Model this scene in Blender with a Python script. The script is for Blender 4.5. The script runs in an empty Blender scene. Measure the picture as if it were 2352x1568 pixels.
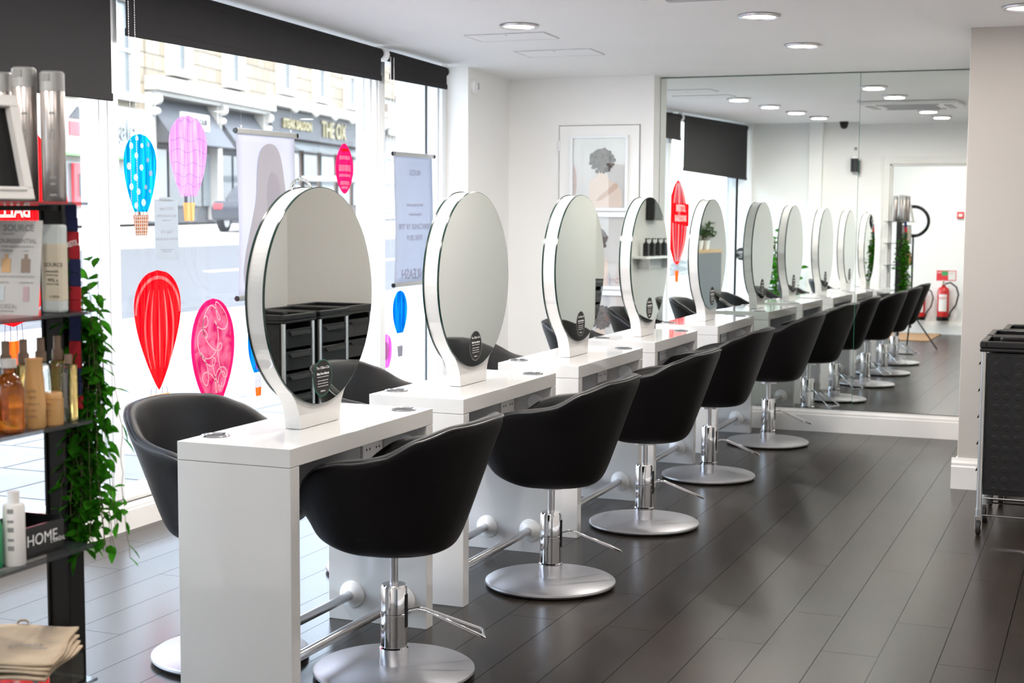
import bpy, bmesh, math, random
from mathutils import Vector, Matrix
random.seed(7)
D=bpy.data; SC=bpy.context.scene; COL=SC.collection
PI=math.pi
# ------------------------------------------------------------------ camera
cam=D.cameras.new('camera'); camo=D.objects.new('camera',cam); COL.objects.link(camo)
R_=Vector((0.92686291,0.37536211,0.00533279)); U_=Vector((-0.03846828,0.0808378,0.99598466)); F_=Vector((-0.37342381,0.92334638,-0.08936509))
m=Matrix((R_,U_,-F_)).transposed().to_4x4(); m.translation=Vector((2.1945,-3.7130,1.4809)); camo.matrix_world=m
cam.sensor_width=36; cam.lens=3409.24/2352*36; cam.clip_end=400; cam.clip_start=.05
cam.dof.use_dof=True; cam.dof.focus_distance=5.6; cam.dof.aperture_fstop=5.0
SC.camera=camo
# ------------------------------------------------------------------ colour management
SC.view_settings.view_transform='Standard'; SC.view_settings.look='None'; SC.view_settings.gamma=1
SC.view_settings.exposure=0.42; SC.view_settings.use_curve_mapping=False
# ------------------------------------------------------------------ sky and sun
W=D.worlds.new('world'); SC.world=W; W.use_nodes=True
nt=W.node_tree; nt.nodes.clear()
wo=nt.nodes.new('ShaderNodeOutputWorld'); bg=nt.nodes.new('ShaderNodeBackground'); sky=nt.nodes.new('ShaderNodeTexSky')
sky.sky_type='NISHITA'; sky.sun_disc=False; sky.sun_elevation=math.radians(58); sky.sun_rotation=math.radians(120)
sky.air_density=1.0; sky.dust_density=4.0; sky.ozone_density=1.0
SKYMIX=nt.nodes.new('ShaderNodeMix'); SKYMIX.data_type='RGBA'; SKYMIX.inputs[0].default_value=.45
SKYMIX.inputs[7].default_value=(.62,.68,.76,1)
SKM=nt.nodes.new('ShaderNodeVectorMath'); SKM.operation='SCALE'; SKM.inputs[3].default_value=.12
nt.links.new(sky.outputs[0],SKM.inputs[0]); nt.links.new(SKM.outputs[0],SKYMIX.inputs[6])
bg.inputs['Strength'].default_value=12.0
nt.links.new(SKYMIX.outputs[2],bg.inputs[0]); nt.links.new(bg.outputs[0],wo.inputs[0])
sun=D.lights.new('sun','SUN'); sun.energy=6; sun.angle=.01; sun.color=(1,.96,.9)
suno=D.objects.new('sun',sun); COL.objects.link(suno); suno.location=(0,0,30)
suno.rotation_euler=Vector((.36,-.45,1)).to_track_quat('Z','Y').to_euler()
# downlight lamps (positions also used by the fittings below)
DOWN=[(-.79,3.74),(-.78,2.58),(-.77,1.43),(-.76,.28),(.50,4.88),(.50,3.76),(.50,1.46),(.50,.31),(1.76,3.85),(1.76,2.2),(1.76,.5),
      (-.6,-2.4),(.9,-2.4),(1.9,-1.9),(.2,-3.8),(1.7,-3.6)]  # unseen hall downlights, added to brighten the camera side
def CZ(y): return 2.3827+.0292*(6.2187-y)-.0022   # slightly sloping ceiling height
for i,(x,y) in enumerate(DOWN):
    l=D.lights.new('downlight_lamp','AREA'); l.shape='DISK'; l.size=.15; l.energy=(1.5 if (x>1.5 and y>3) else 6 if x>1.5 else 24 if x<-.5 else 16); l.color=(1,.94,.88)
    lo=D.objects.new('downlight_lamp',l); COL.objects.link(lo); lo.location=(x,y,CZ(y)-.022)
# ------------------------------------------------------------------ materials
M={}
def mat(name,col=(.8,.8,.8),rough=.5,metal=0,spec=.5,coat=0,emit=None,alpha=1,trans=0,ior=1.45,bump=None,var=None,sheen=0):
    mt=D.materials.new(name); mt.use_nodes=True; n=mt.node_tree; b=n.nodes['Principled BSDF']
    b.inputs['Base Color'].default_value=(*col,1); b.inputs['Roughness'].default_value=rough; b.inputs['Metallic'].default_value=metal
    b.inputs['Specular IOR Level'].default_value=spec; b.inputs['IOR'].default_value=ior
    b.inputs['Coat Weight'].default_value=coat; b.inputs['Coat Roughness'].default_value=.05
    b.inputs['Transmission Weight'].default_value=trans; b.inputs['Alpha'].default_value=alpha
    if emit: b.inputs['Emission Color'].default_value=(*emit[0],1); b.inputs['Emission Strength'].default_value=emit[1]
    tc=n.nodes.new('ShaderNodeTexCoord')
    if var:   # (scale, amount)
        no=n.nodes.new('ShaderNodeTexNoise'); no.inputs['Scale'].default_value=var[0]; no.inputs['Detail'].default_value=6
        n.links.new(tc.outputs['Object'],no.inputs['Vector'])
        r=n.nodes.new('ShaderNodeValToRGB'); a=var[1]
        r.color_ramp.elements[0].color=(*[c*(1-a) for c in col],1); r.color_ramp.elements[1].color=(*[min(1,c*(1+a)) for c in col],1)
        r.color_ramp.elements[0].position=.3; r.color_ramp.elements[1].position=.7
        n.links.new(no.outputs['Fac'],r.inputs[0]); n.links.new(r.outputs[0],b.inputs['Base Color'])
    if bump:
        no=n.nodes.new('ShaderNodeTexNoise'); no.inputs['Scale'].default_value=bump[0]; no.inputs['Detail'].default_value=5
        n.links.new(tc.outputs['Object'],no.inputs['Vector'])
        bu=n.nodes.new('ShaderNodeBump'); bu.inputs['Strength'].default_value=bump[1]; bu.inputs['Distance'].default_value=.01
        n.links.new(no.outputs['Fac'],bu.inputs['Height']); n.links.new(bu.outputs[0],b.inputs['Normal'])
    M[name]=mt; return mt
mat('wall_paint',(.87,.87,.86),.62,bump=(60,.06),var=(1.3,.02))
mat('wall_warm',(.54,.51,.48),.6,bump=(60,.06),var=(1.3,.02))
mat('ceiling_paint',(.94,.94,.94),.8,bump=(40,.05),var=(1.0,.015))
mat('trim_white',(.80,.79,.77),.35,bump=(25,.05),var=(5,.03))
mat('frame_white',(.82,.84,.86),.3)
mat('gloss_white',(.65,.64,.625),.08,coat=.8)
mat('grey_panel',(.42,.43,.45),.4)
mat('plastic_white',(.85,.85,.85),.35)
mat('chrome',(.78,.78,.80),.08,metal=1)
mat('steel',(.62,.62,.64),.28,metal=1)
mat('aluminium',(.60,.60,.60),.35,metal=1)
mat('brushed_base',(.50,.50,.52),.42,metal=.85,bump=(120,.04))
mat('vinyl_black',(.0042,.0036,.004),.44,spec=.24,bump=(350,.12))
mat('vinyl_seam',(.02,.02,.022),.4)
mat('black_plastic',(.008,.008,.009),.22)
mat('black_matt',(.005,.005,.0055),.5,spec=.3)
mat('dark_slot',(.004,.004,.004),.7)
mat('blind_fabric',(.012,.0115,.013),.85,bump=(500,.2))
mat('mirror_glass',(.84,.88,.85),.0,metal=1)
mat('mirror_edge',(.01,.03,.025),.15)
mat('glass_edge',(.05,.22,.16),.1)
mat('rubber',(.02,.02,.02),.7)
mat('wood_light',(.52,.33,.16),.4,var=(12,.2))
mat('desk_grey',(.16,.17,.18),.5)
mat('leaf',(.035,.20,.025),.4,var=(30,.35))
mat('leaf_dark',(.02,.09,.02),.35,var=(30,.3))
mat('stem',(.10,.09,.04),.7)
mat('terracotta_white',(.75,.75,.73),.5)
mat('red_gloss',(.55,.02,.02),.2,coat=.5)
mat('red_sign',(.70,.04,.05),.5)
mat('green_sign',(.05,.35,.12),.5)
mat('doormat',(.35,.20,.10),.9,var=(60,.2))
mat('asphalt',(.034,.036,.041),.85,var=(3,.12))
mat('facade_white',(.27,.265,.25),.7,var=(2,.06))
mat('facade_grey',(.030,.032,.037),.6,var=(1,.1))
mat('facade_brown',(.12,.105,.09),.6)
mat('facade_wood',(.07,.045,.035),.6)
mat('shop_glass',(.02,.025,.03),.08)
mat('shop_glass_pale',(.09,.105,.115),.15)
mat('green_line',(.10,.55,.08),.5)
mat('gold_letters',(.16,.135,.06),.5)
mat('lamp_diffuser',(.9,.9,.9),.5,emit=((1,.95,.86),9))
mat('ink_black',(.01,.01,.01),.6)
mat('ink_grey',(.25,.25,.25),.6)
mat('ink_white',(.85,.85,.85),.5)
mat('skin_print',(.62,.42,.33),.35)
mat('skin_print_light',(.74,.58,.50),.35)
mat('hair_print',(.10,.07,.06),.4,var=(60,.8))
mat('print_pale',(.62,.58,.57),.12,var=(3,.12))
mat('paper',(.78,.76,.74),.55)
mat('card_dull',(.52,.50,.48),.6)
mat('can_silver',(.46,.42,.40),.28,metal=.9)
mat('can_cap',(.40,.40,.39),.35,metal=.6)
mat('cream',(.62,.56,.44),.35)
mat('cream_clear',(.55,.60,.60),.15)
mat('taupe',(.26,.18,.13),.45)
mat('gold_plastic',(.58,.33,.13),.3)
mat('pink_plastic',(.45,.30,.30),.35)
mat('teal_card',(.0,.20,.22),.5)
mat('yellow_card',(.75,.50,.02),.5)
mat('green_plastic',(.03,.32,.13),.35)
mat('jute',(.52,.40,.28),.9,bump=(300,.3),var=(30,.06))
mat('scarf_navy',(.01,.015,.07),.9)
mat('scarf_red',(.35,.01,.02),.9)
mat('car_silver',(.45,.50,.52),.25,metal=.5)
mat('car_dark',(.03,.035,.045),.25,coat=.5)
mat('cloth_white',(.8,.8,.8),.8); mat('cloth_dark',(.05,.05,.07),.8); mat('skin',(.55,.36,.28),.6)
mat('mullion_blue',(.050,.060,.068),.6)
# clear amber glass etc.
mat('amber_glass',(.45,.12,.01),.08,trans=.75)
mat('clear_glass',(.93,.93,.88),.02,trans=1)
mat('gold_oil',(.85,.62,.22),.05,trans=.85)
mat('shelf_glass',(.05,.055,.06),.06,alpha=.62)
def pane_mat(name,tint=(.97,.985,.98),gloss=.0):
    mt=D.materials.new(name); mt.use_nodes=True; n=mt.node_tree; n.nodes.clear()
    o=n.nodes.new('ShaderNodeOutputMaterial'); t=n.nodes.new('ShaderNodeBsdfTransparent'); t.inputs[0].default_value=(*tint,1)
    g=n.nodes.new('ShaderNodeBsdfGlossy'); g.inputs['Roughness'].default_value=0
    lw=n.nodes.new('ShaderNodeLayerWeight'); lw.inputs[0].default_value=.5
    p5=n.nodes.new('ShaderNodeMath'); p5.operation='POWER'; p5.inputs[1].default_value=5; n.links.new(lw.outputs['Facing'],p5.inputs[0])
    f=n.nodes.new('ShaderNodeMath'); f.operation='MULTIPLY_ADD'; f.inputs[1].default_value=.9; f.inputs[2].default_value=.035; n.links.new(p5.outputs[0],f.inputs[0])
    mx=n.nodes.new('ShaderNodeMixShader'); n.links.new(f.outputs[0],mx.inputs[0]); n.links.new(t.outputs[0],mx.inputs[1]); n.links.new(g.outputs[0],mx.inputs[2])
    n.links.new(mx.outputs[0],o.inputs[0]); M[name]=mt; return mt
pane_mat('window_glass')
def paint_mat(name,c1,c2,transp=.12,scale=(3,60,4),lo=.35,hi=.65):
    """window paint: thin, backlit, brushed streaks between two pigments"""
    mt=D.materials.new(name); mt.use_nodes=True; n=mt.node_tree; n.nodes.clear()
    o=n.nodes.new('ShaderNodeOutputMaterial'); tc=n.nodes.new('ShaderNodeTexCoord'); mp=n.nodes.new('ShaderNodeMapping')
    mp.inputs['Scale'].default_value=scale
    no=n.nodes.new('ShaderNodeTexNoise'); no.inputs['Scale'].default_value=1.0; no.inputs['Detail'].default_value=4; no.inputs['Distortion'].default_value=.6
    r=n.nodes.new('ShaderNodeValToRGB'); r.color_ramp.elements[0].color=(*c1,1); r.color_ramp.elements[1].color=(*c2,1)
    r.color_ramp.elements[0].position=lo; r.color_ramp.elements[1].position=hi
    d=n.nodes.new('ShaderNodeBsdfDiffuse'); tl=n.nodes.new('ShaderNodeBsdfTranslucent'); tr=n.nodes.new('ShaderNodeBsdfTransparent')
    m1=n.nodes.new('ShaderNodeMixShader'); m1.inputs[0].default_value=.6
    m2=n.nodes.new('ShaderNodeMixShader'); m2.inputs[0].default_value=transp
    L=n.links.new
    L(tc.outputs['Object'],mp.inputs[0]); L(mp.outputs[0],no.inputs['Vector']); L(no.outputs['Fac'],r.inputs[0])
    for k in (d,tl): L(r.outputs[0],k.inputs[0])
    L(r.outputs[0],tr.inputs[0])
    L(d.outputs[0],m1.inputs[1]); L(tl.outputs[0],m1.inputs[2]); L(m1.outputs[0],m2.inputs[1]); L(tr.outputs[0],m2.inputs[2]); L(m2.outputs[0],o.inputs[0])
    M[name]=mt; return mt
paint_mat('paint_teal',(.0,.30,.50),(.02,.62,.80),.25)
paint_mat('paint_lilac',(.66,.36,.64),(.78,.58,.78),.3)
paint_mat('paint_white_thick',(.95,.95,.95),(1,1,1),.0)
paint_mat('paint_red',(.85,.0,.02),(.98,.05,.06),.15)
paint_mat('paint_red_light',(.95,.20,.22),(1.,.75,.75),.3)
paint_mat('paint_magenta',(.80,.03,.35),(.95,.45,.80),.2,(8,14,14),.35,.6)
paint_mat('paint_magenta_rim',(.90,.02,.18),(.95,.05,.30),.2)
paint_mat('paint_blue',(.0,.16,.55),(.02,.50,.85),.2)
paint_mat('paint_pink',(.85,.12,.55),(.98,.50,.85),.25)
paint_mat('paint_white',(.95,.95,.95),(1,1,1),.15)
paint_mat('paint_brown',(.40,.17,.08),(.60,.30,.16),.1)
paint_mat('paint_tan',(.80,.45,.22),(.95,.65,.40),.2)
paint_mat('paint_orange',(.9,.20,.03),(1,.35,.08),.2)
paint_mat('paint_line',(.25,.20,.30),(.35,.28,.4),.1)
paint_mat('poster_lilac',(.60,.59,.63),(.63,.62,.66),.06,(2,2,2))
paint_mat('poster_grey',(.54,.56,.62),(.57,.59,.65),.06,(2,2,2))
paint_mat('poster_shade',(.575,.56,.59),(.60,.585,.61),.06,(2,2,2))
paint_mat('poster_face',(.55,.53,.59),(.57,.55,.61),.06,(2,2,2))
paint_mat('notice_paper',(.50,.52,.54),(.52,.54,.56),.05,(2,2,2))
paint_mat('leaf_lit',(.015,.10,.006),(.055,.27,.015),.0,(30,30,30))
M['leaf']=M['leaf_lit']
# floor: dark wood-look planks running along the room
def dots_mat():
    mt=mat('panel_dots',(.008,.008,.009),.35); n=mt.node_tree; b=n.nodes['Principled BSDF']; L=n.links.new
    tc=n.nodes.new('ShaderNodeTexCoord'); vm=n.nodes.new('ShaderNodeVectorMath'); vm.operation='SCALE'; vm.inputs[3].default_value=21
    fr=n.nodes.new('ShaderNodeVectorMath'); fr.operation='FRACTION'; sb=n.nodes.new('ShaderNodeVectorMath'); sb.operation='SUBTRACT'; sb.inputs[1].default_value=(.5,.5,.5)
    sx=n.nodes.new('ShaderNodeSeparateXYZ'); cx=n.nodes.new('ShaderNodeCombineXYZ'); ln=n.nodes.new('ShaderNodeVectorMath'); ln.operation='LENGTH'
    mr=n.nodes.new('ShaderNodeMapRange'); mr.inputs[1].default_value=.22; mr.inputs[2].default_value=.34; mr.inputs[3].default_value=1; mr.inputs[4].default_value=0
    L(tc.outputs['Object'],vm.inputs[0]); L(vm.outputs[0],fr.inputs[0]); L(fr.outputs[0],sb.inputs[0]); L(sb.outputs[0],sx.inputs[0]); L(sx.outputs[0],cx.inputs[0]); L(sx.outputs[2],cx.inputs[2])
    L(cx.outputs[0],ln.inputs[0]); L(ln.outputs['Value'],mr.inputs[0])
    bu=n.nodes.new('ShaderNodeBump'); bu.inputs['Strength'].default_value=.3; bu.inputs['Distance'].default_value=.003; L(mr.outputs[0],bu.inputs['Height']); L(bu.outputs[0],b.inputs['Normal'])
dots_mat()
def floor_mat():
    mt=D.materials.new('floor_planks'); mt.use_nodes=True; n=mt.node_tree; b=n.nodes['Principled BSDF']; L=n.links.new
    tc=n.nodes.new('ShaderNodeTexCoord'); mp=n.nodes.new('ShaderNodeMapping'); mp.inputs['Rotation'].default_value=(0,0,PI/2)
    L(tc.outputs['Object'],mp.inputs[0])
    br=n.nodes.new('ShaderNodeTexBrick'); br.inputs['Scale'].default_value=1; br.inputs['Brick Width'].default_value=1.22; br.inputs['Row Height'].default_value=.19
    br.inputs['Mortar Size'].default_value=.0019; br.inputs['Mortar Smooth'].default_value=.1; br.offset=.37; br.inputs['Bias'].default_value=0
    br.inputs['Color1'].default_value=(.0,.0,.0,1); br.inputs['Color2'].default_value=(1,1,1,1); br.inputs['Mortar'].default_value=(.5,.5,.5,1)
    L(mp.outputs[0],br.inputs['Vector'])
    mp2=n.nodes.new('ShaderNodeMapping'); mp2.inputs['Scale'].default_value=(34,1.1,1); L(tc.outputs['Object'],mp2.inputs[0])
    gr=n.nodes.new('ShaderNodeTexNoise'); gr.inputs['Scale'].default_value=1.6; gr.inputs['Detail'].default_value=4; gr.inputs['Roughness'].default_value=.5; gr.inputs['Distortion'].default_value=.25
    L(mp2.outputs[0],gr.inputs['Vector'])
    bl=n.nodes.new('ShaderNodeTexNoise'); bl.inputs['Scale'].default_value=.9; bl.inputs['Detail'].default_value=3; L(tc.outputs['Object'],bl.inputs['Vector'])
    a=n.nodes.new('ShaderNodeMath'); a.operation='MULTIPLY_ADD'; a.inputs[1].default_value=.42; L(gr.outputs['Fac'],a.inputs[0])
    s=n.nodes.new('ShaderNodeSeparateColor'); L(br.outputs['Color'],s.inputs[0])
    a1=n.nodes.new('ShaderNodeMath'); a1.operation='MULTIPLY'; a1.inputs[1].default_value=.10; L(s.outputs[0],a1.inputs[0]); L(a1.outputs[0],a.inputs[2])
    a2=n.nodes.new('ShaderNodeMath'); a2.operation='MULTIPLY_ADD'; a2.inputs[1].default_value=.65; L(bl.outputs['Fac'],a2.inputs[0]); L(a.outputs[0],a2.inputs[2])
    r=n.nodes.new('ShaderNodeValToRGB'); r.color_ramp.elements[0].position=.42; r.color_ramp.elements[0].color=(.0075,.0062,.0055,1)
    r.color_ramp.elements[1].position=.80; r.color_ramp.elements[1].color=(.034,.025,.018,1); L(a2.outputs[0],r.inputs[0])
    mx=n.nodes.new('ShaderNodeMix'); mx.data_type='RGBA'; mx.inputs[7].default_value=(.0005,.0005,.0005,1)
    L(br.outputs['Fac'],mx.inputs[0]); L(r.outputs[0],mx.inputs[6]); L(mx.outputs[2],b.inputs['Base Color'])
    rr=n.nodes.new('ShaderNodeMapRange'); rr.inputs[3].default_value=.27; rr.inputs[4].default_value=.27; L(gr.outputs['Fac'],rr.inputs[0]); L(rr.outputs[0],b.inputs['Roughness']); sp=n.nodes.new('ShaderNodeMapRange'); sp.inputs[3].default_value=.5; sp.inputs[4].default_value=.05; L(br.outputs['Fac'],sp.inputs[0]); L(sp.outputs[0],b.inputs['Specular IOR Level'])
    bu=n.nodes.new('ShaderNodeBump'); bu.inputs['Strength'].default_value=.15; bu.inputs['Distance'].default_value=.001
    ad=n.nodes.new('ShaderNodeMath'); ad.operation='SUBTRACT'; ad.inputs[0].default_value=1; L(br.outputs['Fac'],ad.inputs[1]); L(ad.outputs[0],bu.inputs['Height']); L(bu.outputs[0],b.inputs['Normal'])
    b.inputs['Specular IOR Level'].default_value=.55
    M['floor_planks']=mt
floor_mat()
def brick_mat(name,c1,c2,mort,bw,bh,ms,rough=.8,rot=None):
    mt=D.materials.new(name); mt.use_nodes=True; n=mt.node_tree; b=n.nodes['Principled BSDF']; L=n.links.new
    tc=n.nodes.new('ShaderNodeTexCoord'); mp=n.nodes.new('ShaderNodeMapping')
    if rot: mp.inputs['Rotation'].default_value=rot
    br=n.nodes.new('ShaderNodeTexBrick'); br.inputs['Scale'].default_value=1; br.inputs['Brick Width'].default_value=bw; br.inputs['Row Height'].default_value=bh
    br.inputs['Mortar Size'].default_value=ms; br.inputs['Color1'].default_value=(*c1,1); br.inputs['Color2'].default_value=(*c2,1); br.inputs['Mortar'].default_value=(*mort,1)
    L(tc.outputs['Object'],mp.inputs[0]); L(mp.outputs[0],br.inputs['Vector']); L(br.outputs['Color'],b.inputs['Base Color']); b.inputs['Roughness'].default_value=rough
    M[name]=mt
brick_mat('paving',(.21,.207,.20),(.26,.254,.245),(.06,.057,.052),.9,.6,.012)
brick_mat('stonework',(.13,.107,.075),(.19,.165,.125),(.07,.06,.045),1.1,.5,.03,rot=(PI/2,0,0))
# ------------------------------------------------------------------ mesh helpers
class MB:
    def __init__(s): s.v=[];s.f=[];s.mi=[];s.sm=[]
    def add(s,vs,fs,mi=0,sm=False):
        o=len(s.v); s.v+= [tuple(v) for v in vs]
        for f in fs: s.f.append(tuple(i+o for i in f)); s.mi.append(mi); s.sm.append(sm)
        return s
    def box(s,x0,x1,y0,y1,z0,z1,mi=0):
        v=[(x,y,z) for x in (x0,x1) for y in (y0,y1) for z in (z0,z1)]
        return s.add(v,[(0,1,3,2),(4,6,7,5),(0,4,5,1),(2,3,7,6),(0,2,6,4),(1,5,7,3)],mi)
    def obox(s,c,ax,ay,az,mi=0):
        c,ax,ay,az=map(Vector,(c,ax,ay,az))
        v=[c+ax*i+ay*j+az*k for i in (-1,1) for j in (-1,1) for k in (-1,1)]
        return s.add(v,[(0,1,3,2),(4,6,7,5),(0,4,5,1),(2,3,7,6),(0,2,6,4),(1,5,7,3)],mi)
    def lathe(s,prof,c=(0,0,0),n=32,mi=0,axis='z',sm=True,sx=1,sy=1,cap=True):
        vs=[];fs=[]
        for r,z in prof:
            for k in range(n):
                a=2*PI*k/n; p=(r*math.cos(a)*sx,r*math.sin(a)*sy,z)
                if axis=='x': p=(p[2],p[0],p[1])
                if axis=='y': p=(p[0],p[2],p[1])
                vs.append((p[0]+c[0],p[1]+c[1],p[2]+c[2]))
        for i in range(len(prof)-1):
            for k in range(n): fs.append((i*n+k,i*n+(k+1)%n,(i+1)*n+(k+1)%n,(i+1)*n+k))
        s.add(vs,fs,mi,sm)
        o=len(s.v)-len(vs)
        if not cap or (len(prof)==2 and prof[0][0]<.001): return s
        if prof[0][0]>1e-6: s.f.append(tuple(o+k for k in reversed(range(n)))); s.mi.append(mi); s.sm.append(False)
        if prof[-1][0]>1e-6: s.f.append(tuple(o+(len(prof)-1)*n+k for k in range(n))); s.mi.append(mi); s.sm.append(False)
        return s
    def cyl(s,c,r,h,n=24,mi=0,axis='z'): return s.lathe([(r,0),(r,h)],c,n,mi,axis)
    def tube(s,pts,r,n=8,mi=0,closed=False):
        pts=[Vector(p) for p in pts]; N=len(pts); vs=[];fs=[]
        up=Vector((0,0,1)); prev=None
        for i,p in enumerate(pts):
            if closed: t=pts[(i+1)%N]-pts[i-1]
            else: t=pts[min(i+1,N-1)]-pts[max(i-1,0)]
            t.normalize()
            if prev is None:
                a=t.cross(up); 
                if a.length<1e-3: a=t.cross(Vector((1,0,0)))
            else:
                a=prev-t*prev.dot(t)
            a.normalize(); prev=a; b=t.cross(a)
            rr=r[i] if isinstance(r,(list,tuple)) else r
            for k in range(n):
                an=2*PI*k/n; vs.append(p+a*math.cos(an)*rr+b*math.sin(an)*rr)
        for i in range(N if closed else N-1):
            j=(i+1)%N
            for k in range(n): fs.append((i*n+k,i*n+(k+1)%n,j*n+(k+1)%n,j*n+k))
        if not closed: fs.append(tuple(range(n))); fs.append(tuple((N-1)*n+k for k in reversed(range(n))))
        return s.add(vs,fs,mi,True)
    def prism(s,poly,a0,a1,axis='x',mi=0):
        """poly in the two other axes (order y,z / x,z / x,y), extruded from a0 to a1"""
        n=len(poly)
        def P(p,a): return {'x':(a,p[0],p[1]),'y':(p[0],a,p[1]),'z':(p[0],p[1],a)}[axis]
        vs=[P(p,a0) for p in poly]+[P(p,a1) for p in poly]
        fs=[tuple(range(n)),tuple(range(2*n-1,n-1,-1))]+[(i,i+n,(i+1)%n+n,(i+1)%n) for i in range(n)]
        return s.add(vs,fs,mi)
    def sphere(s,c,r,n=16,mi=0,sc=(1,1,1)):
        m=n//2; vs=[];fs=[]
        for i in range(1,m):
            t=PI*i/m
            for k in range(n): a=2*PI*k/n; vs.append((c[0]+r*sc[0]*math.sin(t)*math.cos(a),c[1]+r*sc[1]*math.sin(t)*math.sin(a),c[2]+r*sc[2]*math.cos(t)))
        vs+=[(c[0],c[1],c[2]+r*sc[2]),(c[0],c[1],c[2]-r*sc[2])]; T=len(vs)-2
        for i in range(m-2):
            for k in range(n): fs.append((i*n+k,(i+1)*n+k,(i+1)*n+(k+1)%n,i*n+(k+1)%n))
        for k in range(n): fs.append((T,k,(k+1)%n)); fs.append((T+1,(m-2)*n+(k+1)%n,(m-2)*n+k))
        return s.add(vs,fs,mi,True)
    def build(s,name,mats,parent=None,bevel=0,seg=2,loc=None):
        if not isinstance(mats,(list,tuple)): mats=[mats]
        me=D.meshes.new(name); me.from_pydata(s.v,[],s.f)
        for k in mats: me.materials.append(M[k])
        me.polygons.foreach_set('material_index',s.mi); me.polygons.foreach_set('use_smooth',s.sm)
        bm=bmesh.new(); bm.from_mesh(me); bmesh.ops.recalc_face_normals(bm,faces=bm.faces)
        if any(s.sm):
            for e in bm.edges:
                if len(e.link_faces)==2 and e.calc_face_angle(0)>.7: e.smooth=False
        bm.to_mesh(me); bm.free(); me.update()
        o=D.objects.new(name,me); COL.objects.link(o)
        if parent: o.parent=parent
        if loc: o.location=loc
        if bevel:
            b=o.modifiers.new('bevel','BEVEL'); b.width=bevel; b.segments=seg; b.limit_method='ANGLE'; b.angle_limit=.6; b.harden_normals=False
        return o
def tag(o,label=None,cat=None,group=None,kind=None):
    if label: o['label']=label
    if cat: o['category']=cat
    if group: o['group']=group
    if kind: o['kind']=kind
    return o
def thing(name,label,cat,loc=(0,0,0),rz=0,group=None):
    o=D.objects.new(name,None); COL.objects.link(o); o.location=loc; o.rotation_euler=(0,0,rz); o.empty_display_size=.1
    return tag(o,label,cat,group)
def struct(o): o['kind']='structure'; return o
def copy_tree(o,parent=None):
    c=o.copy(); COL.objects.link(c)
    if parent: c.parent=parent
    for ch in list(o.children): copy_tree(ch,c)
    return c
DG=None
def text(name,body,size,matn,parent=None,loc=(0,0,0),rot=(0,0,0),ext=.0006,align='CENTER',sx=1,bold=0,label=None):
    cu=D.curves.new('txt','FONT'); cu.body=body; cu.size=size; cu.extrude=ext; cu.align_x=align; cu.align_y='CENTER'; cu.resolution_u=3; cu.offset=bold
    t=D.objects.new('txt',cu); COL.objects.link(t); dg=bpy.context.evaluated_depsgraph_get()
    me=D.meshes.new_from_object(t.evaluated_get(dg)); me.materials.clear(); me.materials.append(M[matn])
    D.objects.remove(t); D.curves.remove(cu)
    o=D.objects.new(name,me); COL.objects.link(o)
    if parent: o.parent=parent
    o.location=loc; o.rotation_euler=rot; o.scale=(sx,1,1)
    return o
# orientation helpers for text
ROT_PX=(PI/2,0,PI/2)     # readable from +X
ROT_MY=(PI/2,0,0)        # readable from -Y
ROT_PY=(PI/2,0,PI)       # readable from +Y
ROT_NX=(PI/2,0,-PI/2)    # readable from -X
# ------------------------------------------------------------------ room shell
struct(MB().box(-2.05,3.2,-5.0,6.5,-.08,0).build('floor','floor_planks'))
mb=MB(); Yf,Yb=6.5,-5.0
mb.add([(-2.3,Yb,CZ(Yb)),(3.2,Yb,CZ(Yb)),(3.2,Yf,CZ(Yf)),(-2.3,Yf,CZ(Yf)),(-2.3,Yb,3.2),(3.2,Yb,3.2),(3.2,Yf,3.2),(-2.3,Yf,3.2)],[(0,1,2,3),(4,7,6,5),(0,4,5,1),(1,5,6,2),(2,6,7,3),(3,7,4,0)])
struct(mb.build('ceiling','ceiling_paint'))
struct(MB().box(-.735,1.46,6.26,6.5,0,2.6).build('wall_back','wall_paint'))
mb=MB().box(-2.3,-.735,6.08,6.5,0,2.6); struct(mb.build('wall_alcove','wall_paint'))
struct(MB().box(-2.3,-1.797,5.36,6.08,0,2.6).box(-2.3,-2.02,5.30,5.36,0,2.6).build('wall_pier','wall_paint'))
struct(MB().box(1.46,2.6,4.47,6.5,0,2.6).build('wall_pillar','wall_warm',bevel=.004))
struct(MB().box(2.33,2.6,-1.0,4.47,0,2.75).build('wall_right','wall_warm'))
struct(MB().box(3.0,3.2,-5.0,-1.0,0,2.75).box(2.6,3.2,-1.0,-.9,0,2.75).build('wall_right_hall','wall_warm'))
# wall with the wide opening the camera looks through
OY0,OY1=-1.35,-1.22
mb=MB().box(-2.05,-.21,OY0,OY1,0,2.75).box(-.21,2.33,OY0,OY1,2.14,2.75).box(-1.13,-.98,OY1,OY1+.09,0,2.75)
mb.box(-2.05,-1.80,OY1,OY1+.07,0,2.75); struct(mb.build('wall_front','wall_paint'))
mb=MB()
for y0,y1 in ((OY1,OY1+.018),(OY0-.018,OY0)):
    mb.box(-.29,-.21,y0,y1,0,2.14).box(-.29,2.33,y0,y1,2.14,2.22).box(-.305,-.285,y0,y1+.008 if y0>OY0 else y1,0,2.235)
mb.box(-.21,-.19,OY0,OY1,0,2.14).box(-.21,2.33,OY0,OY1,2.12,2.14)
struct(mb.build('trim_1','trim_white',bevel=.003))
struct(MB().box(-2.3,3.2,-5.1,-4.8,0,2.8).build('wall_hall','wall_paint'))
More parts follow.
